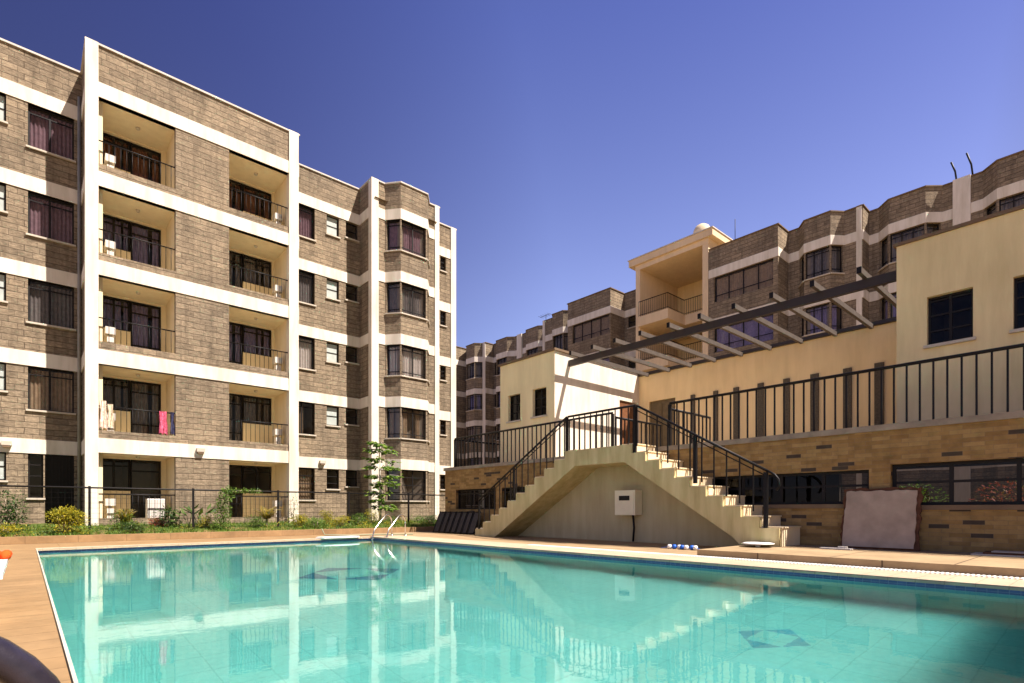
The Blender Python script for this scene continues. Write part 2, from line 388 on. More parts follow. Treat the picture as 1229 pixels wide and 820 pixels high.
def dup(root, loc=None, rotz=None, label=None):
    r = root.copy(); COL.objects.link(r)
    if loc is not None: r.location = loc
    if rotz is not None: r.rotation_euler = (0, 0, rotz)
    if label: r['label'] = label
    for ch in list(root.children):
        c = ch.copy(); COL.objects.link(c); c.parent = r
        for g in list(ch.children):
            d = g.copy(); COL.objects.link(d); d.parent = c
    return r
def unit(A, B):
    L = math.hypot(B[0]-A[0], B[1]-A[1]); return ((B[0]-A[0])/L, (B[1]-A[1])/L), L

def wall(mb, A, B, z0, z1, holes=(), reveal=0.14, mi=0, rmi=None):
    d, L = unit(A, B); n = (d[1], -d[0])
    ss = sorted({0, L} | {h[0] for h in holes} | {h[1] for h in holes}); zs = sorted({z0, z1} | {h[2] for h in holes} | {h[3] for h in holes})
    P = lambda a, z, o=0.0: (A[0]+d[0]*a+n[0]*o, A[1]+d[1]*a+n[1]*o, z)
    for i in range(len(ss)-1):
        for j in range(len(zs)-1):
            a, b, c, e = ss[i], ss[i+1], zs[j], zs[j+1]
            if b-a < 1e-6 or e-c < 1e-6: continue
            if any(h[0] <= (a+b)/2 <= h[1] and h[2] <= (c+e)/2 <= h[3] for h in holes): continue
            mb.face([P(a, c), P(b, c), P(b, e), P(a, e)], mi)
    for h in holes:
        a, b, c, e = h[:4]; k = mi if rmi is None else rmi
        if reveal > 0:
            for q in ([P(a, c), P(a, e), P(a, e, -reveal), P(a, c, -reveal)], [P(b, e), P(b, c), P(b, c, -reveal), P(b, e, -reveal)],
                      [P(b, c), P(a, c), P(a, c, -reveal), P(b, c, -reveal)], [P(a, e), P(b, e), P(b, e, -reveal), P(a, e, -reveal)]):
                mb.face(q, k)
def offset_poly(pts, d):
    res = []
    for i, p in enumerate(pts):
        ns = []
        for a, b in ((i-1, i), (i, i+1)):
            if a >= 0 and b < len(pts):
                u, L = unit(pts[a], pts[b]); ns.append((u[1], -u[0]))
        if len(ns) == 1: n = ns[0]; k = 1
        else:
            n = (ns[0][0]+ns[1][0], ns[0][1]+ns[1][1]); l = math.hypot(*n); n = (n[0]/l, n[1]/l)
            k = 1/max(0.35, n[0]*ns[0][0]+n[1]*ns[0][1])
        res.append((p[0]+n[0]*d*k, p[1]+n[1]*d*k))
    return res
def ribbon(mb, pts, off, z0, z1, inner=-0.02, mi=0):
    o = offset_poly(pts, off); q = offset_poly(pts, inner)
    for i in range(len(pts)-1):
        mb.face([(*o[i], z0), (*o[i+1], z0), (*o[i+1], z1), (*o[i], z1)], mi)
        mb.face([(*o[i], z1), (*o[i+1], z1), (*q[i+1], z1), (*q[i], z1)], mi)
        mb.face([(*o[i+1], z0), (*o[i], z0), (*q[i], z0), (*q[i+1], z0)], mi)
    for i in (0, len(pts)-1): mb.face([(*o[i], z0), (*o[i], z1), (*q[i], z1), (*q[i], z0)], mi)

def curtain(parent, A, d, s0, s1, z0, z1, mat, o=-0.30, cover=(0.5, 0.5)):
    W = s1-s0; n = (d[1], -d[0]); mb = MB()
    spans = []
    if cover[0] > 0: spans.append((s0, s0+W*cover[0]))
    if cover[1] > 0: spans.append((s1-W*cover[1], s1))
    for a, b in spans:
        k = max(4, int((b-a)/0.055)); prev = None
        for i in range(k+1):
            s_ = a+(b-a)*i/k; off = o+(0.028 if i % 2 else -0.028)+rnd.uniform(-.008, .008)
            p = (A[0]+d[0]*s_+n[0]*off, A[1]+d[1]*s_+n[1]*off)
            if prev: mb.face([(*prev, z0), (*p, z0), (*p, z1), (*prev, z1)], 0, None, False)
            prev = p
    return mb.build('curtain', mat, parent)
def window(parent, A, B, s0, s1, z0, z1, mull=(0.5,), trans=(0.8,), reveal=0.11, cm=None, cover=(1, 0), gl=None, fr=None, sill=True,
           name='window', bar=0.045, room=1.6, label=None, pane=None):
    d, L = unit(A, B); W = s1-s0; H = z1-z0; r = -reveal
    m = MB()
    for (a, b, c, e) in ((s0, s1, z0, z0+bar), (s0, s1, z1-bar, z1), (s0, s0+bar, z0+bar, z1-bar), (s1-bar, s1, z0+bar, z1-bar)):
        m.obox(A, d, a, b, r-0.05, r, c, e)
    for k in mull: m.obox(A, d, s0+W*k-bar*0.55, s0+W*k+bar*0.55, r-0.046, r-0.004, z0+bar, z1-bar)
    for k in trans:
        xs = [s0+bar] + [x for q in mull for x in (s0+W*q-bar*0.55, s0+W*q+bar*0.55)] + [s1-bar]
        for i in range(0, len(xs), 2): m.obox(A, d, xs[i], xs[i+1], r-0.044, r-0.006, z0+H*k-bar*0.4, z0+H*k+bar*0.4)
    o = m.build(name, fr or frame_m, parent)
    if label: o['label'] = label
    n = (d[1], -d[0]); P = lambda a, z, q: (A[0]+d[0]*a+n[0]*q, A[1]+d[1]*a+n[1]*q, z)
    g = MB(); g.face([P(s0+bar*.5, z0+bar*.5, r-0.025), P(s1-bar*.5, z0+bar*.5, r-0.025), P(s1-bar*.5, z1-bar*.5, r-0.025), P(s0+bar*.5, z1-bar*.5, r-0.025)])
    g.build('pane', pane or gl or glass, o)
    if sill:
        q = MB(); q.obox(A, d, s0-0.05, s1+0.05, -reveal+0.002, 0.07, z0-0.06, z0-0.002); q.build('sill', sill_m, o)
    if pane is None:
        if cm is not None: curtain(o, A, d, s0+0.02, s1-0.02, z0+0.02, z1-0.06, cm, r-0.16, cover)
        k = MB(); e = 0.25
        a, b, c, f, y0, y1 = s0-e, s1+e, z0-e*0.6, z1+0.004, r-0.06, r-room
        a, b = s0-0.003, s1+0.003; c = z0-0.003
        k.face([P(a, c, y1), P(b, c, y1), P(b, f, y1), P(a, f, y1)]); k.face([P(a, c, y0), P(a, c, y1), P(a, f, y1), P(a, f, y0)])
        k.face([P(b, c, y1), P(b, c, y0), P(b, f, y0), P(b, f, y1)]); k.face([P(a, f, y1), P(b, f, y1), P(b, f, y0), P(a, f, y0)])
        k.face([P(a, c, y0), P(b, c, y0), P(b, c, y1), P(a, c, y1)])
        k.build('room', room_m, o)
    return o

ZB = [14.44 - 2.915*k for k in range(5)]      # undersides of the five floor bands
BT = 0.48
ZTOP = 16.17

# ------------------------------------------------------------------ setting: ground, deck, pool
PX0, PX1, PY0, PY1 = 0.2, 8.6, 0.31, 16.5
WZ = -0.085; PD = -1.75
def ring(mb, x0, x1, y0, y1, X0, X1, Y0, Y1, z):
    for a, b, c, e in ((X0, X1, Y0, y0), (X0, X1, y1, Y1), (X0, x0, y0, y1), (x1, X1, y0, y1)):
        mb.face([(a, c, z), (b, c, z), (b, e, z), (a, e, z)])
g = MB(); ring(g, -6.0, 30.0, -6.0, 19.5, -900, 900, -900, 900, -0.02); struct('ground', g, earth)
g = MB(); g.face([(12.7, -6, -0.02), (30, -6, -0.02), (30, 19.5, -0.02), (12.7, 19.5, -0.02)]); struct('courtyard', g, deckr)
g = MB()
g.face([(-6, -6, 0), (PX0-.02, -6, 0), (PX0-.02, 19.3, 0), (-6, 19.3, 0)])
g.face([(PX0-.02, PY1+.35, 0), (8.95, PY1+.35, 0), (8.95, 19.3, 0), (PX0-.02, 19.3, 0)])
g.face([(PX0-.02, -6, 0), (13, -6, 0), (13, PY0, 0), (PX0-.02, PY0, 0)])
struct('pool_deck', g, deck)
g = MB(); g.face([(9.75, PY0, 0), (12.9, PY0, 0), (12.9, 19.5, 0), (9.75, 19.5, 0)]); g.face([(8.95, PY1+.35, 0), (9.75, PY1+.35, 0), (9.75, 19.5, 0), (8.95, 19.5, 0)])
struct('pool_terrace', g, deckr)
# bull-nosed coping round the pool, a hand higher than the deck joint
g = MB()
g.box(PX1-.03, 9.75, PY0, PY1+.35, -0.035, 0.012); g.box(PX0-.02, PX1-.03, PY1-.03, PY1+.35, -0.035, 0.012)
struct('pool_coping', g, coping_tile)
g = MB(); g.box(PX0-.012, PX0+.006, PY0, PY1-.03, -0.04, 0.006); struct('pool_edge_trim', g, sill_m)
g = MB(); g.box(9.45, 9.62, PY0, 9, 0.013, 0.018)
y = PY0
gr = MB()
while y < 10.0:
    gr.box(9.44, 9.62, y, y+0.025, 0.013, 0.028); y += 0.055
struct('drain_grate', gr, whitep)
# basin
g = MB()
g.face([(PX0, PY0, PD), (PX1, PY0, PD), (PX1, PY1, PD), (PX0, PY1, PD)], 0)
def pw(A, B):
    for z0, z1, mi in ((PD, -0.16, 0), (-0.16, -0.02, 1)):
        g.face([(*A, z0), (*B, z0), (*B, z1), (*A, z1)], mi)
pw((PX0, PY1), (PX1, PY1)); pw((PX1, PY1), (PX1, PY0)); pw((PX1, PY0), (PX0, PY0)); pw((PX0, PY0), (PX0, PY1))
basin = struct('pool_basin', g, [pool_m, blue_tile])
g = MB()
def motif(P):
    c = [Vector((*p, PD+0.004)) for p in P]; m = [(c[i]+c[(i+1) % 4])/2 for i in range(4)]
    for i in range(4): g.face([m[i-1], c[i], m[i]])
motif([(4.58, 8.6), (5.62, 9.68), (4.58, 10.74), (3.55, 9.68)])
tag(g.build('pool_floor_motif', motif_m), kind='structure')
g = MB(); motif([(5.95, 2.12), (6.40, 2.5), (5.95, 2.88), (5.50, 2.5)])
tag(g.build('pool_floor_motif', motif_pale), kind='structure')
g = MB(); g.face([(PX0, PY0, WZ), (PX1, PY0, WZ), (PX1, PY1, WZ), (PX0, PY1, WZ)])
water = struct('water', g, water_m)

# kerb and lawn strip in front of the left-hand building
g = MB(); g.box(-14, 14.6, 19.3, 19.6, -0.05, 0.19); struct('kerb', g, kerb_m)
g = MB()
for i in range(60):
    x0 = -14+i*0.55; x1 = x0+0.55
    for (y0, z0, y1, z1) in ((19.58, .17, 20.3, .26), (20.3, .26, 21.6, .36), (21.6, .36, 24.4, .45)):
        g.face([(x0, y0, z0), (x1, y0, z0), (x1, y1, z1), (x0, y1, z1)])
struct('lawn', g, lawn_m)
# grass blades
g = MB()
for i in range(14000):
    x = rnd.uniform(-1.5, 15.5); y = 19.6+rnd.random()**1.3*2.5
    z = 0.17+(y-19.58)*0.085; h = rnd.uniform(.04, .13); a = rnd.uniform(0, 6.28); dx, dy = math.cos(a)*.012, math.sin(a)*.012
    lx, ly = rnd.uniform(-.05, .05), rnd.uniform(-.05, .05)
    g.face([(x-dx, y-dy, z), (x+dx, y+dy, z), (x+lx, y+ly, z+h)])
tag(g.build('grass', grass_m), kind='stuff')

# ------------------------------------------------------------------ left apartment building
LB = empty('apartment_building', (0, 24.25, 0.3), 'sunlit five storey stone apartment block with cream bands and recessed balconies beyond the fence', 'apartment building')
front = [(-12, 24.25), (1.49, 24.25), (1.49, 22.38), (8.29, 22.38), (8.29, 24.25), (11.9, 24.25), (11.9, 23.03), (12.57, 23.03), (13.05, 22.42),
         (14.5, 22.42), (14.98, 23.03), (15.57, 23.03), (15.57, 24.25), (17.48, 24.25), (17.48, 36)]
holes = {i: [] for i in range(len(front))}
wins = []
def addw(i, x0, x1, z0, z1, **k):
    A, B = front[i], front[i+1]; d, L = unit(A, B)
    if abs(d[0]) > 0.9: s0, s1 = (x0-A[0])/d[0], (x1-A[0])/d[0]
    else: s0, s1 = x0, x1
    holes[i].append((s0, s1, z0, z1)); wins.append((i, s0, s1, z0, z1, k))
CUR0 = [0, 0, 2, 5, None]
for k, zb in enumerate(ZB):
    if k < 4: addw(0, .07, 1.27, zb-1.45, zb, cm=cur[CUR0[k]], cover=(1, 0), trans=(.82,), mull=(.47,))
    else: addw(0, .07, .46, 1.30, zb, mull=(), trans=(.25, .5, .75)); 
    addw(0, -1.1, -.46, zb-.92, zb, mull=(), trans=(.5,), pane=frost)
    addw(0, -3.4, -2.2, zb-1.45, zb, cm=cur[2], cover=(.5, .4))
    addw(4, 9.0, 9.73, zb-1.43, zb, cm=cur[(0, 2, 1, 5, 5)[k]], cover=(1, 0) if k != 3 else (.4, 0), mull=(.25,) if k == 3 else (), trans=(.85,) if k < 4 else (.25, .5, .75))
    addw(4, 10.28, 10.87, zb-.92, zb-.03, mull=(), trans=(.5,) if k < 4 else (.3, .65), pane=frost if k < 4 else None)
    addw(4, 11.2, 11.8, zb-.78, zb-.02, mull=(), trans=(.5,))
    addw(12, 16.5, 16.86, zb-.78, zb-.02, mull=(), trans=(.33, .66))
    c = [cur[0], cur[2], cur[1], cur[5], None][k]; cv = [(.55, .45), (1, 0), (.5, .5), (.35, .3), (0, 0)][k]
    tr = (.14, .85) if k < 4 else (.25, .5, .75)
    addw(8, 13.09, 14.43, zb-1.44, zb, cm=c, cover=cv, mull=(.5,), trans=tr)
    addw(7, .07, .73, zb-1.44, zb, cm=c, cover=cv, mull=(), trans=tr)
    addw(9, .07, .73, zb-1.44, zb, cm=c, cover=cv, mull=(), trans=tr)
holes[0].append(((.50+12), 13.27, .35, ZB[4]))      # ground floor door opening
for k, zb in enumerate(ZB):                        # balcony openings
    zl = (ZB[k+1]+BT+.26) if k < 4 else .62
    holes[2] += [(1.80-1.49, 3.98-1.49, zl, zb), (5.72-1.49, 7.96-1.49, zl, zb)]
wm = MB()
for i in range(len(front)-1): wall(wm, front[i], front[i+1], 0.2, ZTOP-.06, holes[i], 0.2 if i == 2 else 0.16)
wm.face([(-12, 24.4, 15.3), (17.3, 24.4, 15.3), (17.3, 36, 15.3), (-12, 36, 15.3)])
wm.face([(1.6, 22.5, 15.3), (8.2, 22.5, 15.3), (8.2, 24.5, 15.3), (1.6, 24.5, 15.3)])
wm.face([(12, 22.9, 15.3), (15.4, 22.9, 15.3), (15.4, 24.5, 15.3), (12, 24.5, 15.3)])
wm.face([(17.48, 36, .2), (-12, 36, .2), (-12, 36, ZTOP), (17.48, 36, ZTOP)]); wm.face([(-12, 36, .2), (-12, 24.25, .2), (-12, 24.25, ZTOP), (-12, 36, ZTOP)])
wm.build('stone_wall', stone, LB)
for zb in ZB:
    m = MB(); ribbon(m, front, .03, zb, zb+BT, -.2); m.build('floor_band', cream, LB)
m = MB(); ribbon(m, front, .055, ZTOP-.06, ZTOP, -.22); m.build('parapet_coping', coping_m, LB)
for (A, d, w_, z1) in (((1.49, 22.38), (1, 0), .29, ZTOP), ((7.96, 22.38), (1, 0), .33, ZTOP), ((11.9, 23.03), (1, 0), .30, ZTOP), ((15.36, 23.03), (1, 0), .21, ZTOP), ((17.2, 24.25), (1, 0), .28, ZTOP)):
    m = MB(); m.obox(A, d, -.045, w_ if w_ < .25 or w_ > .3 else w_+.01, -.25, .06, .25, z1+.008); m.build('pillar', cream, LB)
for (i, s0, s1, z0, z1, k) in wins: window(LB, front[i], front[i+1], s0, s1, z0, z1, **k)
# ground-floor back door (dark grille) with dwarf wall
m = MB(); m.box(.50, 1.27, 24.33, 24.38, .35, ZB[4]-.01)
for q in range(9): m.box(.52+q*.09, .535+q*.09, 24.31, 24.33, .4, ZB[4]-.05)
m.build('door', frame_m, LB)
# balconies
def balcony(k, x0, x1, left):
    zb = ZB[k]; zl = (ZB[k+1]+BT+.26) if k < 4 else .62; zf = zl-.18
    m = MB(); xi0 = x0; xi1 = x1
    if left: m.box(1.6, 1.93, 22.64, 24.24, zf, zb+.02, 0); xi0 = 1.93
    Y0, Y1 = 22.58, 24.2
    m.face([(x0, Y0, zb+.015), (x0, Y1, zb+.015), (x1, Y1, zb+.015), (x1, Y0, zb+.015)])
    m.face([(x0, Y0, zf), (x1, Y0, zf), (x1, Y1, zf), (x0, Y1, zf)])
    m.face([(xi0, Y0, zf), (xi0, Y1, zf), (xi0, Y1, zb+.02), (xi0, Y0, zb+.02)]) if not left else None
    m.face([(x1, Y1, zf), (x1, Y0, zf), (x1, Y0, zb+.02), (x1, Y1, zb+.02)])
    if left: W = (2.04, 3.84); dw = (2.04, 2.88); dr = (2.88, 3.84)
    else: W = (5.86, 7.86); dw = (6.72, 7.86); dr = (5.86, 6.72)
    zw = zf+1.15
    A, B = (xi0, Y1), (x1, Y1)
    wall(m, A, B, zf, zb+.02, [(dw[0]-xi0, dw[1]-xi0, zw, zb-.04), (dr[0]-xi0, dr[1]-xi0, zf+.03, zb-.04)], .1)
    o = m.build('balcony', wallcream, LB)
    # ceiling lamp
    lm = MB(); lm.lathe(((x0+x1)/2+.1, 23.3, zb+.01), [(0, -.07), (.05, -.07), (.07, -.03), (.07, 0)], 12); lm.build('ceiling_lamp', sill_m, o)
    cm = [cur[3], cur[4], cur[4], cur[2], None][k] if left else [cur[3], cur[2], cur[4], cur[2], None][k]
    window(LB, A, B, dw[0]-xi0, dw[1]-xi0, zw, zb-.04, mull=(.42,) if left else (.5,), trans=(.78,), cm=cm, cover=(.7, .2), sill=False, room=2.2, bar=.06)
    window(LB, A, B, dr[0]-xi0, dr[1]-xi0, zf+.03, zb-.04, mull=(), trans=(.30, .82), cm=cm, cover=(.6, .25), sill=False, name='balcony_door', room=2.2, bar=.06)
    # railing
    r = MB(); yr = 22.47; zt = zl+.80
    r.tube([(x0-.01, yr, zt), (x1+.01, yr, zt)], .022, 8)
    n = 13
    for i in range(n):
        x = x0+.12+(x1-x0-.24)*i/(n-1); r.tube([(x, yr, zl-.01), (x, yr, zt)], .010, 6)
    r.build('balcony_railing', black_m, LB)
    # laundry sink in the outer corner
    q = MB(); xs = 2.02 if left else 7.55
    q.box(xs, xs+.28, 22.85, 23.2, zl+.42, zl+.66); q.box(xs+.05, xs+.24, 22.9, 23.15, zf, zl+.33)
    q.box(xs+.11, xs+.18, 22.95, 23.05, zl+.33, zl+.42)
    q.build('laundry_sink', sink_m, LB)
for k in range(5):
    balcony(k, 1.80, 3.98, True); balcony(k, 5.72, 7.96, False)
# wall lamps under the first band, downpipe
for (x, y) in ((4.75, 22.38), (10.05, 24.25), (-.45, 24.25)):
    m = MB(); m.box(x-.13, x+.13, y-.16, y-.035, 3.0, 3.13); m.box(x-.10, x+.10, y-.15, y-.04, 2.93, 3.0, 1); m.build('wall_lamp', [sill_m, brown_trim], LB)
m = MB(); m.tube([(1.40, 24.12, .3), (1.40, 24.12, 15.2)], .05, 10); m.build('downpipe', pipe_m, LB)
m = MB(); m.tube([(8.36, 24.15, .3), (8.36, 24.15, 15.2)], .04, 8); m.build('downpipe', pipe_m, LB)

# ------------------------------------------------------------------ right apartment wings
def wing(name, loc, label, pts, winspec, pillars, floors, closing):
    root = empty(name, loc, label, 'apartment building', 'stone apartment wings behind the clubhouse')
    hl = {}; ws = []
    for (i, s0, s1, hgt, kw) in winspec:
        for k in floors:
            zb = ZB[k]; hl.setdefault(i, []).append((s0, s1, zb-hgt, zb-.015)); ws.append((i, s0, s1, zb-hgt, zb-.015, k, kw))
    m = MB()
    for i in range(len(pts)-1): wall(m, pts[i], pts[i+1], -.05, ZTOP-.06, hl.get(i, []), .15)
    for c0, c1 in zip(closing[:-1], closing[1:]): wall(m, c0, c1, -.05, ZTOP-.06)
    roof = [p for p in pts] + [c for c in closing[1:-1]]
    m.face([(p[0]+.05, p[1], 15.3) for p in roof][::1])
    m.build('stone_wall', stone, root)
    for zb in ZB:
        b = MB(); ribbon(b, pts, .03, zb, zb+BT, -.15); b.build('floor_band', cream, root)
    b = MB(); ribbon(b, pts, .055, ZTOP-.06, ZTOP, -.22); b.build('parapet_coping', brown_trim, root)
    for (A, d, w_, o0, o1) in pillars:
        b = MB(); b.obox(A, d, 0, w_, o0, o1, 0, ZTOP+.02); b.build('pillar', cream, root)
    for (i, s0, s1, z0, z1, k, kw) in ws:
        kw = dict(kw); c = kw.pop('cs', None)
        if c: kw['cm'] = cur[c[k % len(c)]]
        window(root, pts[i], pts[i+1], s0, s1, z0, z1, **kw)
    return root
D = (0, -1)
BW = dict(mull=(.33, .66), trans=(.18, .85), cs=(2, 4, 5, 0), cover=(.5, .5), gl=glass)
SW = dict(mull=(), trans=(.18, .85), cs=(2, 4, 5, 0), cover=(.8, 0), gl=glass)
WW = dict(mull=(.25, .5, .75), trans=(.27,), cs=(5, 4, 4, 2), cover=(1, 0), gl=glass, sill=False)
near = [(29.95, 16.25), (29.95, 12.3), (31.28, 12.3), (31.28, 11.72), (30.68, 11.25), (30.68, 10.0), (31.28, 9.55), (31.28, 8.72), (32.25, 8.72),
        (32.25, 8.28), (31.68, 7.72), (31.68, 6.25), (32.25, 5.72), (32.25, 4.25), (31.67, 3.7), (31.67, 2.2), (32.25, 1.65), (32.25, .9), (31.28, .9),
        (31.28, .05), (30.68, -.4), (30.68, -1.65), (31.28, -2.1), (31.28, -2.7), (29.95, -2.7), (29.95, -7)]
nspec = [(0, .33, 3.70, 1.48, WW), (4, .05, 1.2, 1.44, BW), (5, .06, .68, 1.44, SW), (3, .06, .68, 1.44, SW), (10, .05, 1.42, 1.44, BW), (11, .06, .7, 1.44, SW), (9, .06, .7, 1.44, SW),
         (14, .05, 1.45, 1.44, BW), (13, .06, .7, 1.44, SW), (15, .06, .7, 1.44, SW), (20, .05, 1.2, 1.44, BW)]
wing('apartment_building', (32, 5, 0), 'shaded stone apartment wing above the yellow block, nearest behind the pergola', near, nspec,
     [((31.28, 9.0), D, .24, -.2, .05), ((32.25, 5.32), D, .64, -.1, .12), ((31.28, 1.0), D, .24, -.2, .05)], (0, 1, 2, 3), [(29.95, -7), (44, -7), (44, 16.25), (29.95, 16.25)])
far = [(31.3, 60), (31.3, 45.5), (29.95, 45.5), (29.95, 41.5), (31.3, 41.5), (31.3, 41.28), (30.7, 40.85), (30.7, 39.6), (31.3, 39.15), (31.3, 38.72), (32.25, 38.72),
       (32.25, 38.3), (31.75, 37.75), (31.75, 36.3), (32.25, 35.75), (32.25, 34.35), (31.75, 33.8), (31.75, 32.35), (32.25, 31.8), (32.25, 31.1), (31.3, 31.1),
       (31.3, 30.2), (30.72, 29.72), (30.72, 28.6), (31.3, 28.1), (31.3, 27.45), (30.0, 27.45), (30.0, 23.5), (31.6, 23.5), (31.6, 21.45)]
fspec = [(2, .3, 3.7, 1.48, WW), (6, .05, 1.2, 1.44, BW), (5, .06, .68, 1.44, SW), (7, .06, .68, 1.44, SW), (12, .05, 1.4, 1.44, BW), (16, .05, 1.4, 1.44, BW),
         (22, .05, 1.07, 1.44, BW), (23, .06, .7, 1.44, SW), (26, .45, 3.85, 1.36, WW), (10, .1, .38, 1.2, SW), (28, .3, 1.1, .8, dict(mull=(), trans=(.5,)))]
wing('apartment_building', (32, 35, 0), 'distant shaded stone apartment wing with bays, between the sunlit block and the cream stair tower', far, fspec,
     [((31.3, 39.1), D, .36, -.3, .06), ((32.25, 35.4), D, .6, -.1, .15), ((31.3, 31.35), D, .24, -.2, .05)], (0, 1, 2, 3, 4), [(31.6, 21.45), (44, 21.45), (44, 60), (31.3, 60)])
# aerials on the near wing's parapet
def aerial(name, pts, r, label):
    m = MB(); m.tube(pts, r, 6); tag(m.build(name, black_m, at=pts[0]), label, 'bracket', 'bent steel rods on the parapet')
rod = 'bent black steel rod standing on the parapet of the near stone wing'
aerial('steel_rod', [(32.3, 5.2, 16.15), (32.2, 5.24, 16.6), (32.0, 5.36, 17.0)], .04, 'thinner bent black rod on the parapet, further of the pair above the wide cream pillar')
aerial('steel_rod', [(32.3, 4.62, 16.15), (32.2, 4.66, 16.65), (32.0, 4.80, 17.15)], .04, 'bent black rod on the parapet, nearer of the pair above the wide cream pillar')

# ------------------------------------------------------------------ cream stair tower
ST = empty('stair_tower', (32, 18.9, 0), 'tall cream stair tower with open landings, railings and a flat overhanging roof', 'stair tower')
m = MB(); m.box(30.0, 34.6, 21.09, 21.42, 0, 16.6); m.build('pier', towerp, ST)
m = MB(); m.box(30.0, 34.6, 16.31, 16.68, 0, 16.6); m.build('pier', towerp, ST)
m = MB(); wall(m, (34.5, 21.1), (34.5, 16.68), 0, 16.6, [(2.1, 2.5, 13.0, 15.2)], .1); wall(m, (34.6, 16.68), (34.6, 21.1), 0, 16.6, [(1.92, 2.32, 13.0, 15.2)], 0); m.build('back_wall', peach, ST)
m = MB(); m.box(29.82, 36.0, 15.95, 21.85, 16.92, 17.32); m.box(29.98, 35.8, 16.29, 21.44, 16.6, 16.92)
m.build('roof', towerp, ST)
m = MB(); m.box(29.76, 36.05, 15.9, 21.9, 17.32, 17.38); m.build('roof_edge', coping_m, ST)
for k in range(4):
    zf = 13.42-2.915*k
    m = MB(); m.prism([(29.75, 18.85), (31.7, 18.85), (31.7, 16.69), (34.5, 16.69), (34.5, 21.08), (29.75, 21.08)], 'z', zf-.62, zf); m.build('landing', towerp, ST, fix=True)
    m = MB()
    pts = [(29.82, 21.06), (29.82, 18.92), (31.74, 18.92), (31.74, 16.7)]
    for a, b in zip(pts[:-1], pts[1:]):
        m.tube([(*a, zf+1.0), (*b, zf+1.0)], .025, 6); m.tube([(*a, zf+.12), (*b, zf+.12)], .015, 6)
        d_, L = unit(a, b); n = int(L/.15)
        for i in range(n+1): m.tube([(a[0]+d_[0]*L*i/n, a[1]+d_[1]*L*i/n, zf), (a[0]+d_[0]*L*i/n, a[1]+d_[1]*L*i/n, zf+1.0)], .012, 5)
    m.build('landing_railing', black_m, ST)
    m = MB(); m.box(33.0, 33.9, 16.72, 16.9, zf-1.9, zf-.65); m.build('stair_door', frame_m, ST)
m = MB(); m.lathe((31.9, 17.75, 17.38), [(.56, 0), (.56, .98), (.52, 1.18), (.40, 1.38), (.22, 1.5), (.0, 1.54)], 28)
tag(m.build('water_tank', plain('tank', (0.62, 0.50, 0.33), 0.6), at=(31.9, 17.75, 17.38)), 'round domed cream water tank on the roof of the stair tower', 'water tank')
m = MB(); m.tube([(33, 16.15, 17.38), (33, 16.15, 19.0)], .022, 6); tag(m.build('antenna', frame_m, at=(33, 16.15, 17.38)), 'thin upright aerial mast beside the domed tank on the tower roof', 'antenna')
m = MB(); m.tube([(31.9, 31.6, 16.1), (31.9, 31.6, 16.9)], .02, 6)
for q in range(5): m.tube([(31.6, 31.2+q*.25, 16.86), (32.2, 31.2+q*.25, 16.86)], .012, 5)
m.tube([(31.9, 31.1, 16.86), (31.9, 32.3, 16.86)], .015, 5)
tag(m.build('antenna', frame_m, at=(31.9, 31.6, 16.1)), 'small television aerial with cross bars on the distant wing roof', 'antenna')

# ------------------------------------------------------------------ clubhouse
CH = empty('clubhouse', (13, 7, 0), 'cream and peach clubhouse on a brick terrace beside the pool, with high dark windows', 'clubhouse')
XT, XH, XP, ZR, ZT = 12.8, 14.0, 19.06, 6.6, 2.6
# brick plinth with ribbon windows
A, B = (XT, 18.46), (XT, -8)
hw = [(18.46-17.72, 18.46-15.25, .92, 1.70), (18.46-14.92, 18.46-13.2, .92, 1.70), (18.46-7.9, 18.46-3.46, 1.02, 1.72), (18.46-3.09, 18.46+2.5, .99, 1.80)]
m = MB(); wall(m, A, B, -.02, 2.48, hw, .2); wall(m, (19.4, 18.46), A, -.02, 2.48, [(3.4, 6.35, .8, 1.8)], .2)
m.build('brick_wall', brick, CH)
m = MB(); m.box(XT-.06, 19.4, -8, 18.5, 2.48, ZT); m.build('terrace_slab', slabedge, CH)
m = MB(); m.face([(XT+.05, -8, ZT+.004), (19.3, -8, ZT+.004), (19.3, 18.4, ZT+.004), (XT+.05, 18.4, ZT+.004)]); m.build('terrace_floor', coping_tile, CH)
m = MB(); wall(m, (19.3, -8), (19.3, 18.4), -.02, 2.48, [(1.0, 9.0, .5, 2.1), (9.6, 14.0, .5, 2.1), (22.3, 25.6, .5, 2.1)], .1)
wall(m, (12.95, 18.2), (19.3, 18.2), -.02, 2.48, [(.1, 3.05, .8, 1.8)], 0)
wall(m, (19.4, 18.4), (19.4, -8), -.02, 2.48, [(0.8, 4.1, .5, 2.1), (12.4, 16.8, .5, 2.1), (17.4, 25.4, .5, 2.1)], 0)
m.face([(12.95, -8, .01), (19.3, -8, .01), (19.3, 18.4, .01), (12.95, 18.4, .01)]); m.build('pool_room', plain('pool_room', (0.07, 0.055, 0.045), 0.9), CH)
for h, n in zip(hw, (2, 1, 4, 5)):
    mu = tuple((i+1)/(n+1) for i in range(n))
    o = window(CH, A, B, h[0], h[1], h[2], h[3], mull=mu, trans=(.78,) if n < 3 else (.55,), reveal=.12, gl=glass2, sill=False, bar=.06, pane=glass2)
m = MB(); ribbon(m, [(XT, 3.09), (XT, -2.5)], .045, .90, .988, -.02); ribbon(m, [(XT, 7.9), (XT, 3.46)], .045, .93, 1.018, -.02); m.build('window_ledge', brown_trim, CH)
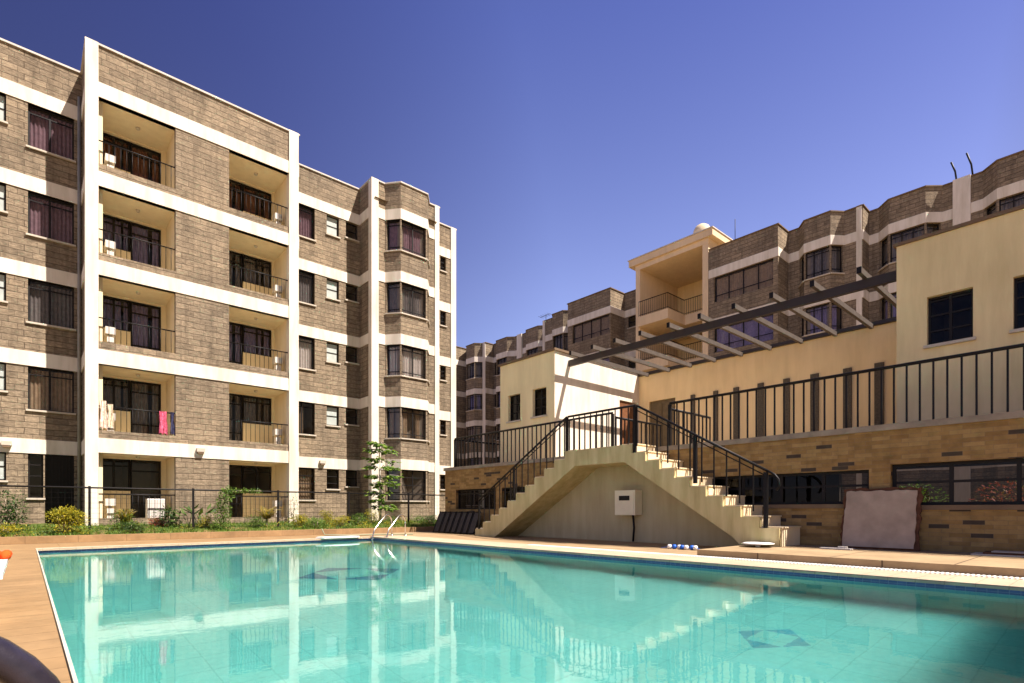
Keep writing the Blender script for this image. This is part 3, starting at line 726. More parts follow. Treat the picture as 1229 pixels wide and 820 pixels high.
# annex (small house); flank in paler cream, its sunlight put into the colour
m = MB()
aw = [(16.4-15.93, 16.4-15.24, 4.31, 5.32), (16.4-14.56, 16.4-13.85, 4.32, 5.34)]
wall(m, (XH, 16.4), (XH, 13.44), ZT, ZR, aw, .16); wall(m, (XP+1.5, 16.4), (XH, 16.4), ZT, ZR)
m.face([(XH, 13.44, ZR-.02), (XP+1.5, 13.44, ZR-.02), (XP+1.5, 16.4, ZR-.02), (XH, 16.4, ZR-.02)])
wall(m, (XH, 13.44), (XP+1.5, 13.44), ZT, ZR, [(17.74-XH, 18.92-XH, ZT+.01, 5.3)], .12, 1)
m.build('annex_wall', [yellow, cream], CH)  # yellow for the shaded walls, cream as the sunlit copy of that paint
m = MB(); ribbon(m, [(XP+1.5, 16.4), (XH, 16.4), (XH, 13.44), (XP-.02, 13.44)], .07, ZR-.05, ZR+.03, -.3); m.build('roof_edge', brown_trim, CH)
m = MB(); m.box(17.76, 18.9, 13.5, 13.56, ZT+.01, 5.28); m.box(17.9, 18.3, 13.47, 13.5, ZT+.3, 3.8); m.box(17.9, 18.3, 13.47, 13.5, 4.0, 5.0); m.box(18.4, 18.8, 13.47, 13.5, ZT+.3, 3.8); m.box(18.4, 18.8, 13.47, 13.5, 4.0, 5.0)
m.build('door', wood, CH, )
for h in aw: window(CH, (XH, 16.4), (XH, 13.44), *h, mull=(.5,), trans=(.33, .66), reveal=.12, gl=glass2, bar=.04, room=1.5)
# peach wall with pilasters and a door
m = MB(); wall(m, (XP, 13.44), (XP, 3.2), ZT, 6.42, [(13.44-12.95, 13.44-11.75, ZT+.01, 5.32)], .12); m.box(XP+.15, XP+.4, 3.2, 13.44, ZT, 6.42); m.build('peach_wall', peach, CH)
m = MB(); m.box(XP+.09, XP+.14, 11.75, 12.95, ZT+.01, 5.32); m.box(XP+.06, XP+.09, 11.82, 12.3, ZT+.2, 5.2); m.box(XP+.06, XP+.09, 12.4, 12.88, ZT+.2, 5.2); m.build('door', olive_door, CH)
for (a, b) in ((10.90, 11.06), (9.97, 10.14), (9.18, 9.37), (8.30, 8.50), (7.44, 7.64), (6.55, 6.79), (5.61, 5.84), (4.76, 5.0)):
    m = MB(); m.box(XP-.06, XP, a, b, ZT, 5.29); m.build('pilaster', pilaster_m, CH)
m = MB(); m.box(XP-.12, XP+.42, 3.3, 13.42, 6.42, 6.53); m.build('roof_edge', pergola_m, CH)
# yellow block
yw = [(3.27-2.74, 3.27-2.0, 4.31, 5.32), (3.27-1.41, 3.27-.68, 4.31, 5.32), (3.27+.1, 3.27+.8, 4.31, 5.32)]
m = MB(); wall(m, (XH, 3.27), (XH, -8), ZT, ZR, yw, .16); wall(m, (19.4, 3.27), (XH, 3.27), ZT, ZR); wall(m, (XH, -8), (19.4, -8), ZT, ZR); wall(m, (19.4, -8), (19.4, 3.27), ZT, ZR)
m.face([(XH, -8, ZR-.02), (19.4, -8, ZR-.02), (19.4, 3.27, ZR-.02), (XH, 3.27, ZR-.02)]); m.build('yellow_wall', ochre, CH)
m = MB(); ribbon(m, [(19.4, 3.27), (XH, 3.27), (XH, -8)], .05, ZR-.045, ZR+.02, -.3); m.build('roof_edge', brown_trim, CH)
for h in yw: window(CH, (XH, 3.27), (XH, -8), *h, mull=(.5,), trans=(.3, .62, .92), reveal=.12, gl=glass2, bar=.045, room=1.5)

# pergola
PG = empty('pergola', (14.76, 8.4, ZT), 'dark steel pergola of slanting grey rafters between sunlit annex and yellow block', 'pergola')
m = MB(); m.box(14.71, 14.82, 3.28, 13.43, 6.10, 6.32); m.build('beam', pergola_m, PG)
tipx = 14.25
for yy in (12.92, 11.94, 11.0, 10.02, 9.02, 8.02, 7.02, 6.02, 5.05, 4.05):
    m = MB(); m.box(tipx, XP-.13, yy-.045, yy+.045, 6.321, 6.455); m.box(tipx-.012, tipx, yy-.05, yy+.05, 6.315, 6.46, 1); m.build('rafter', [rafter_m, black_m], PG)

# terrace railing
def railing(name, label, pts, h, posts=(), gap=.21, z=ZT, rail=.034, bal=.0155, post_r=.035, lower=False):
    root = empty(name, (pts[0][0], pts[0][1], z), label, 'railing', 'black steel railings')
    m = MB(); m.tube([(p[0], p[1], p[2]+h) for p in pts], rail, 8); m.build('top_rail', black_m, root)
    if lower:
        m = MB(); m.tube([(p[0], p[1], p[2]+h-.12) for p in pts], .014, 6); m.build('lower_rail', black_m, root)
    for a, b in zip(pts[:-1], pts[1:]):
        L = math.dist(a[:2], b[:2]); n = max(1, round(L/gap))
        for i in range(n+1):
            if i == n and b is not pts[-1]: continue
            f = i/n; x, y_, z_ = (a[k]+(b[k]-a[k])*f for k in range(3))
            m = MB(); m.box(x-bal, x+bal, y_-bal, y_+bal, z_, z_+h-.02); m.build('baluster', black_m, root)
    for (x, y_, z_, hh) in posts:
        m = MB(); m.box(x-post_r, x+post_r, y_-post_r, y_+post_r, z_, z_+hh); m.build('post', black_m, root)
    return root
railing('terrace_railing', 'long black terrace railing above the brick wall, in front of the dark pilasters', [(XT, 8.05, ZT), (XT, -7, ZT)], 1.13,
        [(XT, 8.05, ZT, 1.1)])
railing('terrace_railing', 'black terrace railing in front of the small annex windows, behind the left flight', [(XT, 17.78, ZT), (XT, 9.95, ZT)], 1.13,
        [(XT, 17.78, ZT, 1.1), (XT, 9.95, ZT, 1.1)])
railing('terrace_railing', 'short black side railing closing the far end of the terrace', [(XT+.1, 17.82, ZT), (19.0, 17.82, ZT)], 1.1)
railing('terrace_railing', 'short black railing returning inward from the landing beside the brown door', [(XT+.1, 9.9, ZT), (15.2, 9.9, ZT)], 1.0)
railing('terrace_railing', 'short black railing returning inward from the landing beside the olive door', [(XT+.1, 8.1, ZT), (15.0, 8.1, ZT)], 1.0)

# ------------------------------------------------------------------ staircase
SC = empty('staircase', (XT, 9.6, 0), 'double flight plastered staircase rising to a landing beside the pool', 'staircase')
X0, X1 = 11.7, XT-.065
prof = [(15.05, 0)]
n = 11; rz = 2.6/n
for i in range(n):
    yy = 15.05-.422*i; prof += [(yy, rz*i), (yy, rz*(i+1))] if i else [(yy, rz)]
prof.append((8.48, 2.6))
z = 2.6
for i in range(10):
    yy = 8.48-.411*i; z2 = 2.6-.232*(i+1) if i < 9 else .13
    prof += [(yy, z2)] if i == 9 else [(yy, z2), (8.48-.411*(i+1), z2)]
prof += [(5.62, .13), (5.78, .30), (8.72, 2.15), (10.44, 2.15), (13.7, .16), (14.0, 0)]
# quads instead of one concave n-gon: split into columns
m = MB()
m.prism(prof, 'x', X0, X1)
st = m.build('stair_flights', plaster, SC, fix=True)
bm = bmesh.new(); bm.from_mesh(st.data); bmesh.ops.triangulate(bm, faces=[f for f in bm.faces if len(f.verts) > 4]); bm.to_mesh(st.data); bm.free()
# pale tiles on the treads and risers of the right flight
step_tile = plain('step_tile', (0.72, 0.59, 0.39), 0.55, 0.3, 0, 0.08)
m = MB()
for i in range(10):
    yy = 8.48-.411*i; zt = 2.6-.232*i; zb_ = 2.6-.232*(i+1) if i < 9 else .13
    m.box(X0+.10, X1, yy-.02, yy-.002, zb_+.03 if i < 9 else .131, zt+.004); m.box(X0+.06, X1, yy-.045, yy+.40, zt+.004, zt+.03)
m.build('step_tiles', step_tile, SC)
m = MB()
for i in range(11):
    yy = 15.05-.422*i; zt = rz*(i+1)
    m.box(X0+.06, X1, yy-.41, yy+.03, zt+.003, zt+.028)
m.build('step_tiles', step_tile, SC)
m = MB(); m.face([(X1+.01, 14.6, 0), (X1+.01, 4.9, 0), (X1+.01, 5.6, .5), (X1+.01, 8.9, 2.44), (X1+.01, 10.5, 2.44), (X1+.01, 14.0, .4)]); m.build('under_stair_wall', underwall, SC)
XR = X0+.06
hr = lambda p, zz: (XR, p, zz)
railing('stair_railing', 'black handrail with balusters climbing the left flight to the landing', [(XR, 14.9, .25), (XR, 10.8, 2.6)], 1.0,
        [(XR, 14.9, .2, 1.0), (XR, 13.1, 1.25, 1.0), (XR, 10.8, 2.6, 1.0)], .27, 0, .03, .013, .03, True)
railing('stair_railing', 'black railing along the pool side edge of the stair landing', [(XR, 10.75, 2.6), (XR, 8.42, 2.6)], 1.0,
        [(XR, 8.42, 2.35, 1.26)], .21, 0, .032, .012, .035, False)
o = railing('stair_railing', 'black handrail with balusters descending the right flight towards the stone plinth', [(XR, 8.36, 2.55), (XR, 5.05, .70)], 1.03,
        [(XR, 6.72, 1.52, 1.12), (XR, 5.08, .52, 1.18)], .29, 0, .03, .013, .038, True)
m = MB(); m.tube([(XR, 5.06, 1.74), (XR, 4.9, 1.64), (XR, 4.82, 1.54), (XR, 4.8, 1.40), (XR, 4.86, 1.3)], .025, 8); m.build('rail_end', black_m, o)

# ------------------------------------------------------------------ plinth and small things on the right
g = MB(); g.box(9.78, XT-.005, -5, 5.55, 0.003, .128); struct('stone_plinth', g, plinth_m)
MBX = empty('meter_box', (12.6, 9.2, .755), 'cream wall mounted meter box with a small dark display under the stairs', 'meter box')
m = MB(); m.box(12.40, 12.73, 8.88, 9.56, .755, 1.44); m.build('case', meter_m, MBX)
m = MB(); m.box(12.385, 12.40, 8.92, 9.52, .79, 1.405); m.build('cover', meter_m, MBX)
m = MB(); m.box(12.374, 12.386, 9.05, 9.40, 1.16, 1.29); m.build('display', frame_m, MBX)
m = MB(); m.tube([(12.62, 9.1, .757), (12.64, 9.08, .4), (12.62, 9.1, .02)], .03, 8); m.build('cable', black_m, MBX)
# leaning slab
LS = empty('stone_slab', (12.3, 3.2, .13), 'rough pinkish stone slab with dark ragged edges leaning on the brick wall', 'slab')
def slabmesh(y0, y1, z0, z1, xo, th, mat, name, jag):
    m = MB(); N_ = 14
    edge = []
    for i in range(N_): edge.append((y0+(y1-y0)*i/N_, z0))
    for i in range(N_): edge.append((y1, z0+(z1-z0)*i/N_))
    for i in range(N_): edge.append((y1-(y1-y0)*i/N_, z1))
    for i in range(N_): edge.append((y0, z1-(z1-z0)*i/N_))
    edge = [(a+rnd.uniform(-jag, jag), b+rnd.uniform(-jag, jag)*(b > z0+.01)) for a, b in edge]
    X = lambda zz, t: 12.35+(zz-.13)*.26+xo+t
    c = (sum(e[0] for e in edge)/len(edge), sum(e[1] for e in edge)/len(edge))
    for i in range(len(edge)):
        p, q = edge[i], edge[(i+1) % len(edge)]
        m.face([(X(p[1], 0), *p), (X(q[1], 0), *q), (X(c[1], 0), *c)][::-1]); m.face([(X(p[1], th), *p), (X(q[1], th), *q), (X(c[1], th), *c)])
        m.face([(X(p[1], 0), *p), (X(p[1], th), *p), (X(q[1], th), *q), (X(q[1], 0), *q)])
    return m.build(name, mat, LS, fix=True)
slabmesh(2.62, 3.82, .17, 1.28, 0, .03, rough_slab, 'face', .012); slabmesh(2.55, 3.87, .132, 1.33, .031, .05, slab_frame, 'backing', .025)
m = MB(); m.box(12.02, 12.5, .75, 1.75, .131, .155); m.box(12.1, 12.55, .8, 1.6, .156, .185, 1); m.box(12.15, 12.5, .7, 1.5, .186, .2)
tag(m.build('paving_slab', [sill_m, slab_frame], at=(12.2, 1.2, .131)), 'low stack of loose flat paving slabs on the plinth near the wall', 'paving slabs')
m = MB(); m.box(11.8, 12.1, 3.5, 4.05, .131, .15); m.box(11.9, 12.0, 3.6, 3.75, .15, .185)
tag(m.build('board', [coping_m], at=(11.9, 3.8, .131)), 'small loose board lying on the plinth between the stairs and the leaning slab', 'board')
# white low dish on a foot
WD = empty('side_table', (11.35, 5.1, .13), 'upturned white plastic table top lying low against the foot of the stairs', 'table')
m = MB(); m.lathe((11.38, 5.08, .13), [(0, .07), (.12, .075), (.26, .09), (.32, .075), (.31, .06), (.24, .06), (0, .045)], 28); m.build('table_top', whitep, WD)
m = MB(); m.lathe((11.38, 5.08, .13), [(.05, 0), (.05, .05), (.10, .07)], 16); m.build('foot', whitep, WD)
# lane float line
LF = empty('lane_float', (11.1, 6.6, 0), 'short blue and white float line lying on the deck in front of the plinth', 'float line')
for i in range(7):
    m = MB(); yy = 6.35+i*.105; x = 11.12+.04*math.sin(i*1.9)
    m.tube([(x, yy-.045, .055), (x, yy-.03, .055), (x, yy+.03, .055), (x, yy+.045, .055)], [.02, .052, .052, .02], 12); m.build('float', bluep if i % 2 else whitep, LF)
m = MB(); m.tube([(11.1, 6.2, .02), (11.12, 6.35, .055), (11.12, 7.0, .055), (11.0, 7.15, .02)], .008, 6); m.build('rope', bluep, LF)

# folded black loungers leaning in a row on the brick wall
def folded(first, label):
    root = empty('folded_lounger', first, label, 'lounger', 'folded loungers leaning on the brick wall')
    b = Vector(first)
    P = lambda u, v, t: (b.x-.35+v*.42+t*.9, b.y+u+v*.10, b.z+v*.82-t*.3)
    fr = MB()
    for u in (-.22, .22): fr.tube([P(u, 0.0, 0), P(u, 1, 0)], .022, 8)
    for v in (0.03, .97): fr.tube([P(-.22, v, 0), P(.22, v, 0)], .022, 8)
    fr.build('frame', black_m, root)
    s_ = MB()
    c = [P(-.2, .05, 0), P(.2, .05, 0), P(.2, .95, 0), P(-.2, .95, 0)]; e = [P(-.2, .05, .015), P(.2, .05, .015), P(.2, .95, .015), P(-.2, .95, .015)]
    s_.face(c[::-1]); s_.face(e)
    for i in range(4): s_.face([c[i], c[(i+1) % 4], e[(i+1) % 4], e[i]])
    s_.build('mesh_panel', lounge_m, root)
    l = MB(); l.tube([P(-.22, .55, 0), P(-.22, .3, .12), P(.22, .3, .12), P(.22, .55, 0)], .016, 6); l.build('leg_hoop', black_m, root)
    return root
names = ['farthest folded black lounger in the leaning row, next to the fence end', 'second folded black lounger from the fence end of the leaning row', 'third folded black lounger from the fence end, below the brick window',
         'middle folded black lounger of the leaning row below the brick window', 'third folded black lounger from the stairs in the leaning row', 'second folded black lounger from the stairs in the leaning row', 'folded black lounger of the leaning row nearest the foot of the stairs']
f0 = folded((12.4, 18.0, .015), names[0])
for i in range(1, 7): dup(f0, (12.4, 18.0-i*.36, .015), None, names[i])

# ------------------------------------------------------------------ pool ladders
def ladder(name, loc, rot, label, mat, r, dz=0.0, slant=0.0):
    root = empty(name, loc, label, 'pool ladder', 'pool ladders'); b = Vector(loc)
    for s_ in (-.27, .27):
        e = slant
        pts = [(-.55-e, s_, 0)]
        pts += [(-.55-e, s_, .35+dz)]
        for a in range(0, 181 if not e else 136, 9): pts.append((-.275-e-.275*math.cos(R(a)), s_, .42+dz+.24*math.sin(R(a))))
        pts += [(.05, s_, .25), (.16, s_, 0.0), (.18, s_, -.2), (.18, s_, -1.0)]
        m = MB(); m.tube([Vector(p)+b for p in pts], r, 20); m.build('handrail', mat, root)
        m = MB(); m.lathe(Vector((-.55-e, s_, 0))+b, [(.06, .002), (.06, .02), (.03, .04)], 16); m.build('foot_flange', mat, root)
    for zz in (-.35, -.65, -.95):
        m = MB(); m.box(b.x+.14, b.x+.22, b.y-.27, b.y+.27, b.z+zz-.015, b.z+zz+.015); m.build('tread', mat, root)
    root.rotation_euler = (0, 0, rot)
    return root
ladder('pool_ladder', (8.75, 16.2, 0.012), R(180+28), 'stainless steel pool ladder with two arched handrails at the far pool corner', steel, .024, .05, .42)
ladder('pool_ladder', (0.045, 0.87, 0.006), 0, 'dark glossy pool ladder handrail arching over the near pool edge', darkrail, .026, .085)
m = MB(); m.tube([(7.55, 18.2, .25), (7.6, 18.1, .05), (8.3, 17.7, .03), (9.4, 17.3, .04), (10.4, 17.0, .03)], .02, 8)
tag(m.build('hose', plain('hose', (0.25, 0.27, 0.17), 0.6), at=(8.3, 17.7, .03)), 'grey green hose lying on the deck behind the far pool ladder', 'hose')
m = MB(); m.prism([(6.85, 16.38), (8.0, 16.38), (8.15, 16.62), (8.0, 16.9), (6.9, 16.9), (6.7, 16.62)], 'z', .015, .055)
tag(m.build('float_board', whitep, at=(7.4, 16.6, .015), fix=True), 'flat white board lying on the far pool edge beside the ladder', 'board')

# ------------------------------------------------------------------ sun lounger and towel at the left edge
SL = empty('sun_lounger', (-.5, 6.7, 0), 'white padded sun lounger standing on the orange deck beside the pool', 'sun lounger')
m = MB(); m.box(-.86, -.13, 5.75, 7.72, .365, .41); m.build('mattress', whitep, SL)
m = MB()
for x in (-.80, -.26): m.box(x, x+.03, 5.8, 7.66, .325, .364)
m.build('frame', whitep, SL)
for x in (-.79, -.26):
    for yy in (6.0, 7.4):
        m = MB(); m.box(x, x+.025, yy, yy+.025, .004, .324); m.build('leg', whitep, SL)
m = MB()
for i in range(9):
    a = i/8; m.tube([(-.75+.6*a, 7.36, .43), (-.75+.6*a, 7.45, .445+.012*math.sin(i*2)), (-.74+.6*a, 7.58, .45), (-.75+.6*a, 7.7, .43)], [.012, .05, .045, .012], 10)
tag(m.build('towel', orange, at=(-.45, 7.55, .41)), 'crumpled bright orange towel rolled on the head end of the white lounger', 'towel')

# ------------------------------------------------------------------ washing on the first-floor balcony
def cloth(name, mat, x0, x1, zt, zb_, label, y_=22.44, kk=.02):
    m = MB(); n = 10; zs = [zt+.035, (zt*2+zb_)/3, (zt+2*zb_)/3, zb_]
    P = lambda i, j: (x0+(x1-x0)*i/n+.02*math.sin(j*1.7+i), y_-.03+kk*math.sin(i*1.5+j*.8)-(.0 if j else -.03), zs[j]+(.05*math.sin(i*1.1) if j == 3 else 0))
    for i in range(n):
        for j in range(3): m.face([P(i, j+1), P(i+1, j+1), P(i+1, j), P(i, j)], 0, None, True)
        m.face([(P(i, 0)[0], y_+.06, zs[0]), (P(i+1, 0)[0], y_+.06, zs[0]), (P(i+1, 0)[0], y_+.08, zs[0]-.35), (P(i, 0)[0], y_+.08, zs[0]-.35)][::-1])
        m.face([P(i, 0), P(i+1, 0), (P(i+1, 0)[0], y_+.06, zs[0]), (P(i, 0)[0], y_+.06, zs[0])])
    tag(m.build(name, mat, at=((x0+x1)/2, y_, zt)), label, 'washing', 'washing hung on the balcony rail')
zl1 = ZB[4]+BT+.26
cloth('towel', pink, 3.5, 3.73, zl1+.8, zl1+.03, 'bright pink patterned towel hung over the first floor balcony rail')
cloth('towel', navy_cloth, 3.84, 3.95, zl1+.8, zl1+.02, 'narrow dark navy cloth hung beside the pink towel on the balcony rail')
cloth('shirt', pale_cloth, 1.83, 2.02, zl1+.95, zl1+.05, 'pale pink shirt hung at the pillar end of the first floor balcony rail')
cloth('shirt', plain('sand_cloth', (.6, .5, .36), .9, .1, 0, .3, 12), 2.04, 2.2, zl1+.86, zl1+.1, 'beige shirt hung second from the pillar on the first floor balcony rail')

CB = empty('cabinet', (3.45, 23.0, ZB[4]-2.3), 'low white cabinet standing behind the ground floor balcony rail', 'cabinet')
zc = .62-.18
m = MB(); m.box(3.2, 3.72, 22.8, 23.2, zc+.06, zc+.86); m.build('case', whitep, CB)
for x in (3.21, 3.47):
    m = MB(); m.box(x, x+.24, 22.785, 22.799, zc+.1, zc+.82); m.build('door', sink_m, CB)
m = MB(); m.box(3.24, 3.68, 22.84, 23.16, zc+.001, zc+.059); m.build('foot', frame_m, CB)
# ------------------------------------------------------------------ fence
FN = empty('fence', (6, 20.2, .25), 'dark metal garden fence with wire mesh in front of the sunlit apartment block', 'fence')
xs = [-3.9+2.68*i-.05 for i in range(8)]
for x in xs:
    m = MB(); m.box(x-.03, x+.03, 20.17, 20.23, .22, 1.60); m.build('post', black_m, FN)
m = MB(); m.tube([(-8, 20.2, 1.55), (14.4, 20.2, 1.55)], .025, 8); m.build('top_rail', black_m, FN)
m = MB()
for k in range(8): z_ = .35+k*.15; m.box(-8, 14.4, 20.198, 20.202, z_-.002, z_+.002)
for k in range(150): x = -8+k*.15; m.box(x-.002, x+.002, 20.203, 20.207, .28, 1.54)
m.build('wire_mesh', black_m, FN)

# ------------------------------------------------------------------ plants
def leafy(m, c, rad, n, size, flat=0.6, mi=0, droop=0.2):
    for i in range(n):
        while True:
            p = Vector((rnd.uniform(-1, 1), rnd.uniform(-1, 1), rnd.uniform(-1, 1)))
            if 0.25 < p.length < 1: break
        q = Vector((c[0]+p.x*rad[0], c[1]+p.y*rad[1], c[2]+p.z*rad[2]))
        d = Vector((p.x, p.y, p.z*flat+.15)) + Vector((rnd.gauss(0, .5), rnd.gauss(0, .5), rnd.gauss(0, .35)-droop)); d.normalize()
        leaf(m, q, d, size*rnd.uniform(.6, 1.25), mi)
def leaf(m, q, d, L, mi=0, wr=.42):
    s_ = d.cross(Vector((rnd.uniform(-.4, .4), rnd.uniform(-.4, .4), 1)))
    if s_.length < 1e-3: s_ = Vector((1, 0, 0))
    s_.normalize(); u = s_.cross(d); w_ = L*wr*.5
    a, b, c2, t = q, q+d*L*.45+s_*w_-u*w_*.3, q+d*L*.45-s_*w_-u*w_*.3, q+d*L
    i = len(m.v); mid = q+d*L*.5+u*w_*.25
    m.v += [tuple(a), tuple(b), tuple(t), tuple(c2), tuple(mid)]
    for f in ((i, i+1, i+4), (i+1, i+2, i+4), (i+2, i+3, i+4), (i+3, i, i+4)): m.f.append(f); m.m.append(mi); m.sm.append(True); m.uv.append([(0, 0)]*3)
def stems(m, base, tops, r=.012):
    for t in tops: m.tube([base, ((base[0]+t[0])/2+rnd.uniform(-.05, .05), (base[1]+t[1])/2, (base[2]+t[2])/2), t], [r*1.4, r, r*.5], 6)
def shrub(name, x, y_, w_, h, mat, n, size, label, cat='shrub', group=None, clumps=7):
    z0 = .17+(y_-19.58)*.085
    root = empty(name, (x, y_, z0), label, cat, group)
    m = MB(); cs = []
    for i in range(clumps):
        a = rnd.uniform(0, 6.28); rr = rnd.random()**.5*.6
        c = (x+math.cos(a)*rr*w_/2, y_+math.sin(a)*rr*w_/2.4, z0+h*rnd.uniform(.3, .82))
        cs.append(c); k = rnd.uniform(.22, .36)
        leafy(m, c, (w_*k, w_*k*.9, h*k*.85), n//clumps, size)
    leafy(m, (x, y_, z0+h*.25), (w_*.48, w_*.4, h*.25), n//4, size)
    m.build('foliage', mat, root)
    m = MB(); stems(m, (x, y_, z0-.02), cs); m.build('stem', bark, root)
    return root
def at(px, Y): # where a line of sight of the photo meets the planting strip
    u = (px-614.5)/655.67; return Y*(.6654+.7465*u)/(.7465-.6654*u)
P = [  # px, Y, width, height, mat, n, leaf, label
 (14, 20.7, .75, .95, leaf_d, 520, .10, 'dark loose shrub standing alone behind the fence, before the dwarf wall'),
 (4, 19.95, .8, .28, leaf_y, 420, .07, 'low yellow green clump along the kerb beneath the dark loose shrub'),
 (78, 20.0, .85, .66, leaf_y, 1100, .075, 'full yellow green bush in front of the dark ground floor door'),
 (152, 20.5, .7, .52, leaf_g, 500, .08, 'mid green bush below the ground floor balcony beside the feathery palm'),
 (160, 19.9, .55, .35, leaf_d, 380, .07, 'low dark bush on the kerb in front of the mid green bush'),
 (192, 21.4, .5, .30, leaf_r, 260, .09, 'small red leaved bush at the foot of the ground floor balcony'),
 (205, 21.2, .6, .55, leaf_d, 200, .14, 'dark broad leaved plant beside the small red bush'),
 (247, 20.6, .5, .36, leaf_y, 320, .07, 'small yellow bush between the strap leaved plant and the vine'),
 (310, 20.5, .7, .42, leaf_g, 420, .07, 'low green bush under the yellow palm'),
 (362, 20.3, .55, .50, leaf_y, 560, .07, 'yellow bush at the foot of the wide cream pillar'),
 (380, 20.0, .8, .36, leaf_g, 520, .07, 'spreading green bush right of the wide cream pillar'),
 (393, 20.7, .55, .55, leaf_y, 520, .065, 'yellow flowering bush below the small ground floor window'),
 (409, 20.2, .6, .40, leaf_y, 480, .065, 'yellow green bush in front of the shaded corner of the block'),
 (432, 20.6, .75, .42, leaf_g, 600, .065, 'green bush behind the pool ladder'),
 (447, 20.9, .6, .52, leaf_y, 420, .06, 'pale yellow bush beside the young tree trunk'),
 (470, 20.6, .6, .30, leaf_g, 320, .06, 'low green clump right of the young tree trunk'),
 (517, 20.6, 1.0, .34, leaf_d, 700, .06, 'low dark hedge bush at the end of the kerb near the folded loungers'),
 (500, 21.6, .8, .25, leaf_g, 300, .06, 'low green clump below the ground floor bay window'),
]
for (px, Y, w_, h, mt, n, sz, lb) in P: shrub('shrub', at(px, Y), Y, w_*1.15, h*1.22, mt, int(n*1.35), sz, lb, 'shrub', 'garden shrubs along the fence')
# tangled low ground cover between the shrubs
m = MB(); gc = random.Random(21)
for i in range(150):
    x = gc.uniform(-1.2, 14.2); y_ = 19.72+gc.random()**1.6*2.0
    if 3.6 < x < 6.6 and gc.random() < .55: continue
    leafy(m, (x, y_, .17+(y_-19.58)*.085+gc.uniform(.03, .13)), (gc.uniform(.12, .34), gc.uniform(.1, .2), gc.uniform(.06, .17)), gc.randint(25, 75), gc.uniform(.045, .085), mi=gc.choice([0, 0, 0, 1, 1, 2]))
tag(m.build('ground_cover', [leaf_y, leaf_g, leaf_d]), kind='stuff')
# feathery palms
def palm(px, Y, h, n, L, label):
    x = at(px, Y); z0 = .17+(Y-19.58)*.085
    root = empty('palm', (x, Y, z0), label, 'palm', 'small yellow palms in the planting strip'); m = MB(); tk = MB()
    for i in range(n):
        a = i*2.4+rnd.uniform(-.3, .3); e = rnd.uniform(.85, 1.4); base = Vector((x, Y, z0+h*.35)); pts = []
        for k in range(9):
            t = k/8; r = L*t*math.cos(e)*(1+.2*t); zz = L*t*math.sin(e)-L*.28*t**3
            pts.append(base+Vector((math.cos(a)*r, math.sin(a)*r, zz)))
        tk.tube(pts, [.010-.001*k for k in range(9)], 5)
        for k in range(1, 9):
            d = (pts[k]-pts[k-1]).normalized(); sd = d.cross(Vector((0, 0, 1))).normalized()
            for q in (-1, 1):
                for j in (0, .5):
                    leaf(m, pts[k-1]+(pts[k]-pts[k-1])*j, (sd*q+d*.7+Vector((0, 0, -.2))).normalized(), L*.28*(1.1-k/10), 0, .22)
    m.build('fronds', leaf_p, root); tk.tube([(x, Y, z0-.02), (x, Y, z0+h*.36)], [.05, .04], 8); tk.build('stem', bark, root)
palm(150, 20.45, .75, 12, .62, 'feathery yellow palm behind the fence below the ground floor balcony')
palm(320, 20.5, .9, 14, .72, 'feathery yellow palm before the right ground floor balcony')
# strap-leaved plant
def strap(px, Y, n, L, label):
    x = at(px, Y); z0 = .17+(Y-19.58)*.085; root = empty('strap_plant', (x, Y, z0), label, 'plant'); m = MB(); st_ = MB()
    for i in range(n):
        a = rnd.uniform(0, 6.28); e = rnd.uniform(.9, 1.4); d = Vector((math.cos(a)*math.cos(e), math.sin(a)*math.cos(e), math.sin(e)))
        b0 = Vector((x+rnd.uniform(-.25, .25), Y+rnd.uniform(-.1, .1), z0)); l1 = L*rnd.uniform(.4, .7)
        st_.tube([b0, b0+d*l1], [.012, .007], 5)
        leaf(m, b0+d*l1, (d+Vector((math.cos(a)*.7, math.sin(a)*.7, -.2))).normalized(), L*rnd.uniform(.35, .55), 0, .3)
    m.build('foliage', leaf_d, root); st_.build('stem', leaf_d, root)
strap(236, 20.7, 14, .95, 'tall dark strap leaved plant against the stone pier between the balconies')
# vine on the fence
x = at(269, 20.15); root = empty('vine', (x, 20.15, .22), 'bright green leafy vine climbing the fence and running along its top rail', 'vine'); m = MB()
for i in range(14): leafy(m, (x+rnd.uniform(-.07, .07)-.08+(.14 if i > 10 else 0), 20.10, .26+i*.1), (.27 if i < 7 else .2, .14, .13), 95, .09)
for i in range(10): leafy(m, (x+.1+i*.11, 20.16, 1.55+rnd.uniform(-.02, .03)), (.12, .08, .06), 34, .08)
m.build('foliage', leaf_g, root); m = MB(); m.tube([(x, 20.15, .2), (x-.04, 20.15, .8), (x+.03, 20.16, 1.5), (x+.6, 20.17, 1.56), (x+1.2, 20.17, 1.56)], .012, 6); m.build('stem', bark, root)
# climber on the cream pillar
x = at(353, 21.9); root = empty('climber', (x, 22.0, .35), 'thin flowering climber against the wide cream pillar', 'plant'); m = MB()
for i in range(7): leafy(m, (x+rnd.uniform(-.12, .12), 22.0, .5+i*.17), (.14, .1, .1), 16, .08)
m.build('foliage', leaf_g, root); m = MB(); stems(m, (x, 22.0, .33), [(x-.1, 22, 1.4), (x+.1, 22, 1.6), (x+.02, 22.0, 1.2)]); m.build('stem', bark, root)
m = MB()
for i in range(26): q = Vector((x+rnd.uniform(-.15, .15), 21.9+rnd.uniform(-.08, .08), rnd.uniform(.45, 1.25))); leaf(m, q, Vector((rnd.gauss(0, 1), -1, rnd.gauss(0, 1))).normalized(), .07, 0, .9)
m.build('flower', flower_w, root)
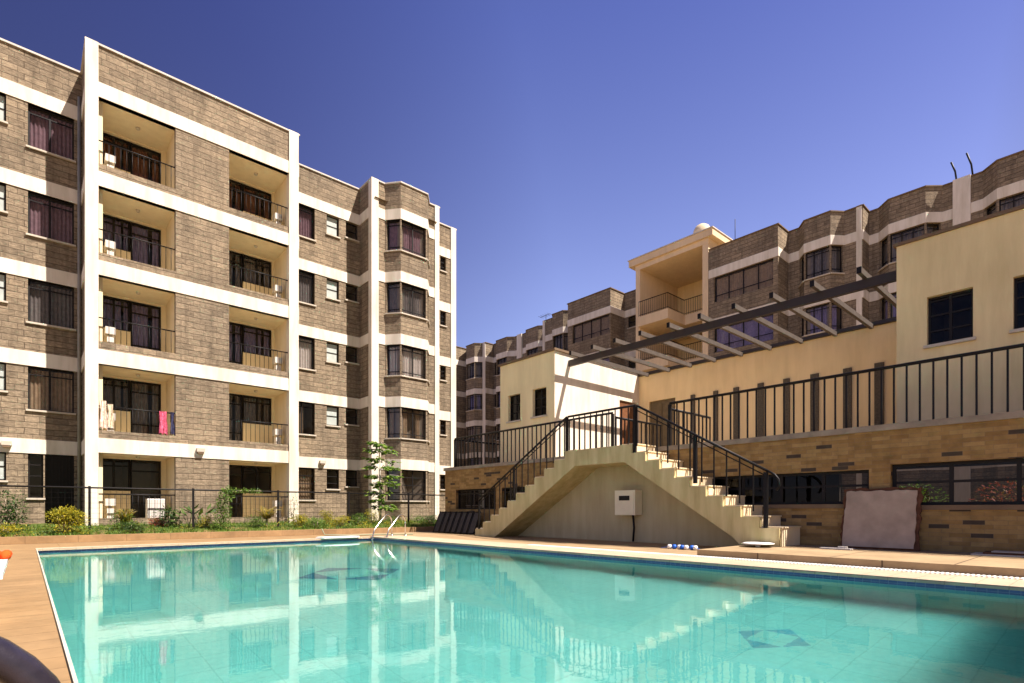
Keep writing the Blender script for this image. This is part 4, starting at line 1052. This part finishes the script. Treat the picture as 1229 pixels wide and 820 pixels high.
# young tree
TX, TY = 11.4, 21.3
root = empty('young_tree', (TX, TY, .33), 'young slender tree with tiers of broad green leaves before the bay windows', 'tree'); m = MB(); t_ = MB()
t_.tube([(TX, TY, .3), (TX+.03, TY, 1.4), (TX-.02, TY, 2.5), (TX+.02, TY, 3.75)], [.05, .042, .03, .012], 8)
for (z_, n, L) in ((3.72, 7, .55), (3.45, 7, .65), (3.05, 7, .75), (2.75, 8, .8), (2.35, 8, .8), (2.0, 8, .75), (1.65, 8, .75), (1.3, 7, .7), (1.0, 6, .6)):
    for i in range(n):
        a = rnd.uniform(0, 6.28); l1 = L*rnd.uniform(.6, 1); bx = .22 if z_ < 2.5 else 0
        e = Vector((TX+math.cos(a)*l1+bx*rnd.random(), TY+math.sin(a)*l1, z_+rnd.uniform(-.12, .1)))
        t_.tube([(TX, TY, z_-.1), ((TX+e.x)/2, (TY+e.y)/2, z_+.06), tuple(e)], [.012, .009, .005], 5)
        for j in range(17):
            f = rnd.uniform(.3, 1.08); q = Vector((TX, TY, z_))*(1-f)+e*f
            leaf(m, q+Vector((rnd.gauss(0, .05), rnd.gauss(0, .05), rnd.gauss(0, .03))), Vector((math.cos(a+rnd.gauss(0, .8)), math.sin(a+rnd.gauss(0, .8)), rnd.uniform(-.7, .1))).normalized(), rnd.uniform(.14, .26), 0, .55)
m.build('crown', leaf_t, root); t_.build('trunk', plain('pale_bark', (.5, .45, .38), .8), root)
# shrubs added in the courtyard to stand in for reflections in the ribbon windows
for (x, y_, mt, lb) in ((20.4, 2.2, leaf_r, 'red leaved shrub added behind the clubhouse ribbon window in place of a reflection'), (20.3, 4.2, leaf_g, 'green shrub added behind the clubhouse ribbon window in place of a reflection')):
    root = empty('shrub', (x, y_, 0), lb, 'shrub', 'shrubs added in place of window reflections'); m = MB(); leafy(m, (x, y_, .9), (.7, .8, .85), 900, .12); m.build('foliage', mt, root)
    m = MB(); stems(m, (x, y_, -.02), [(x-.3, y_, 1.0), (x+.3, y_+.2, 1.1), (x, y_-.3, 1.3)]); m.build('stem', bark, root)
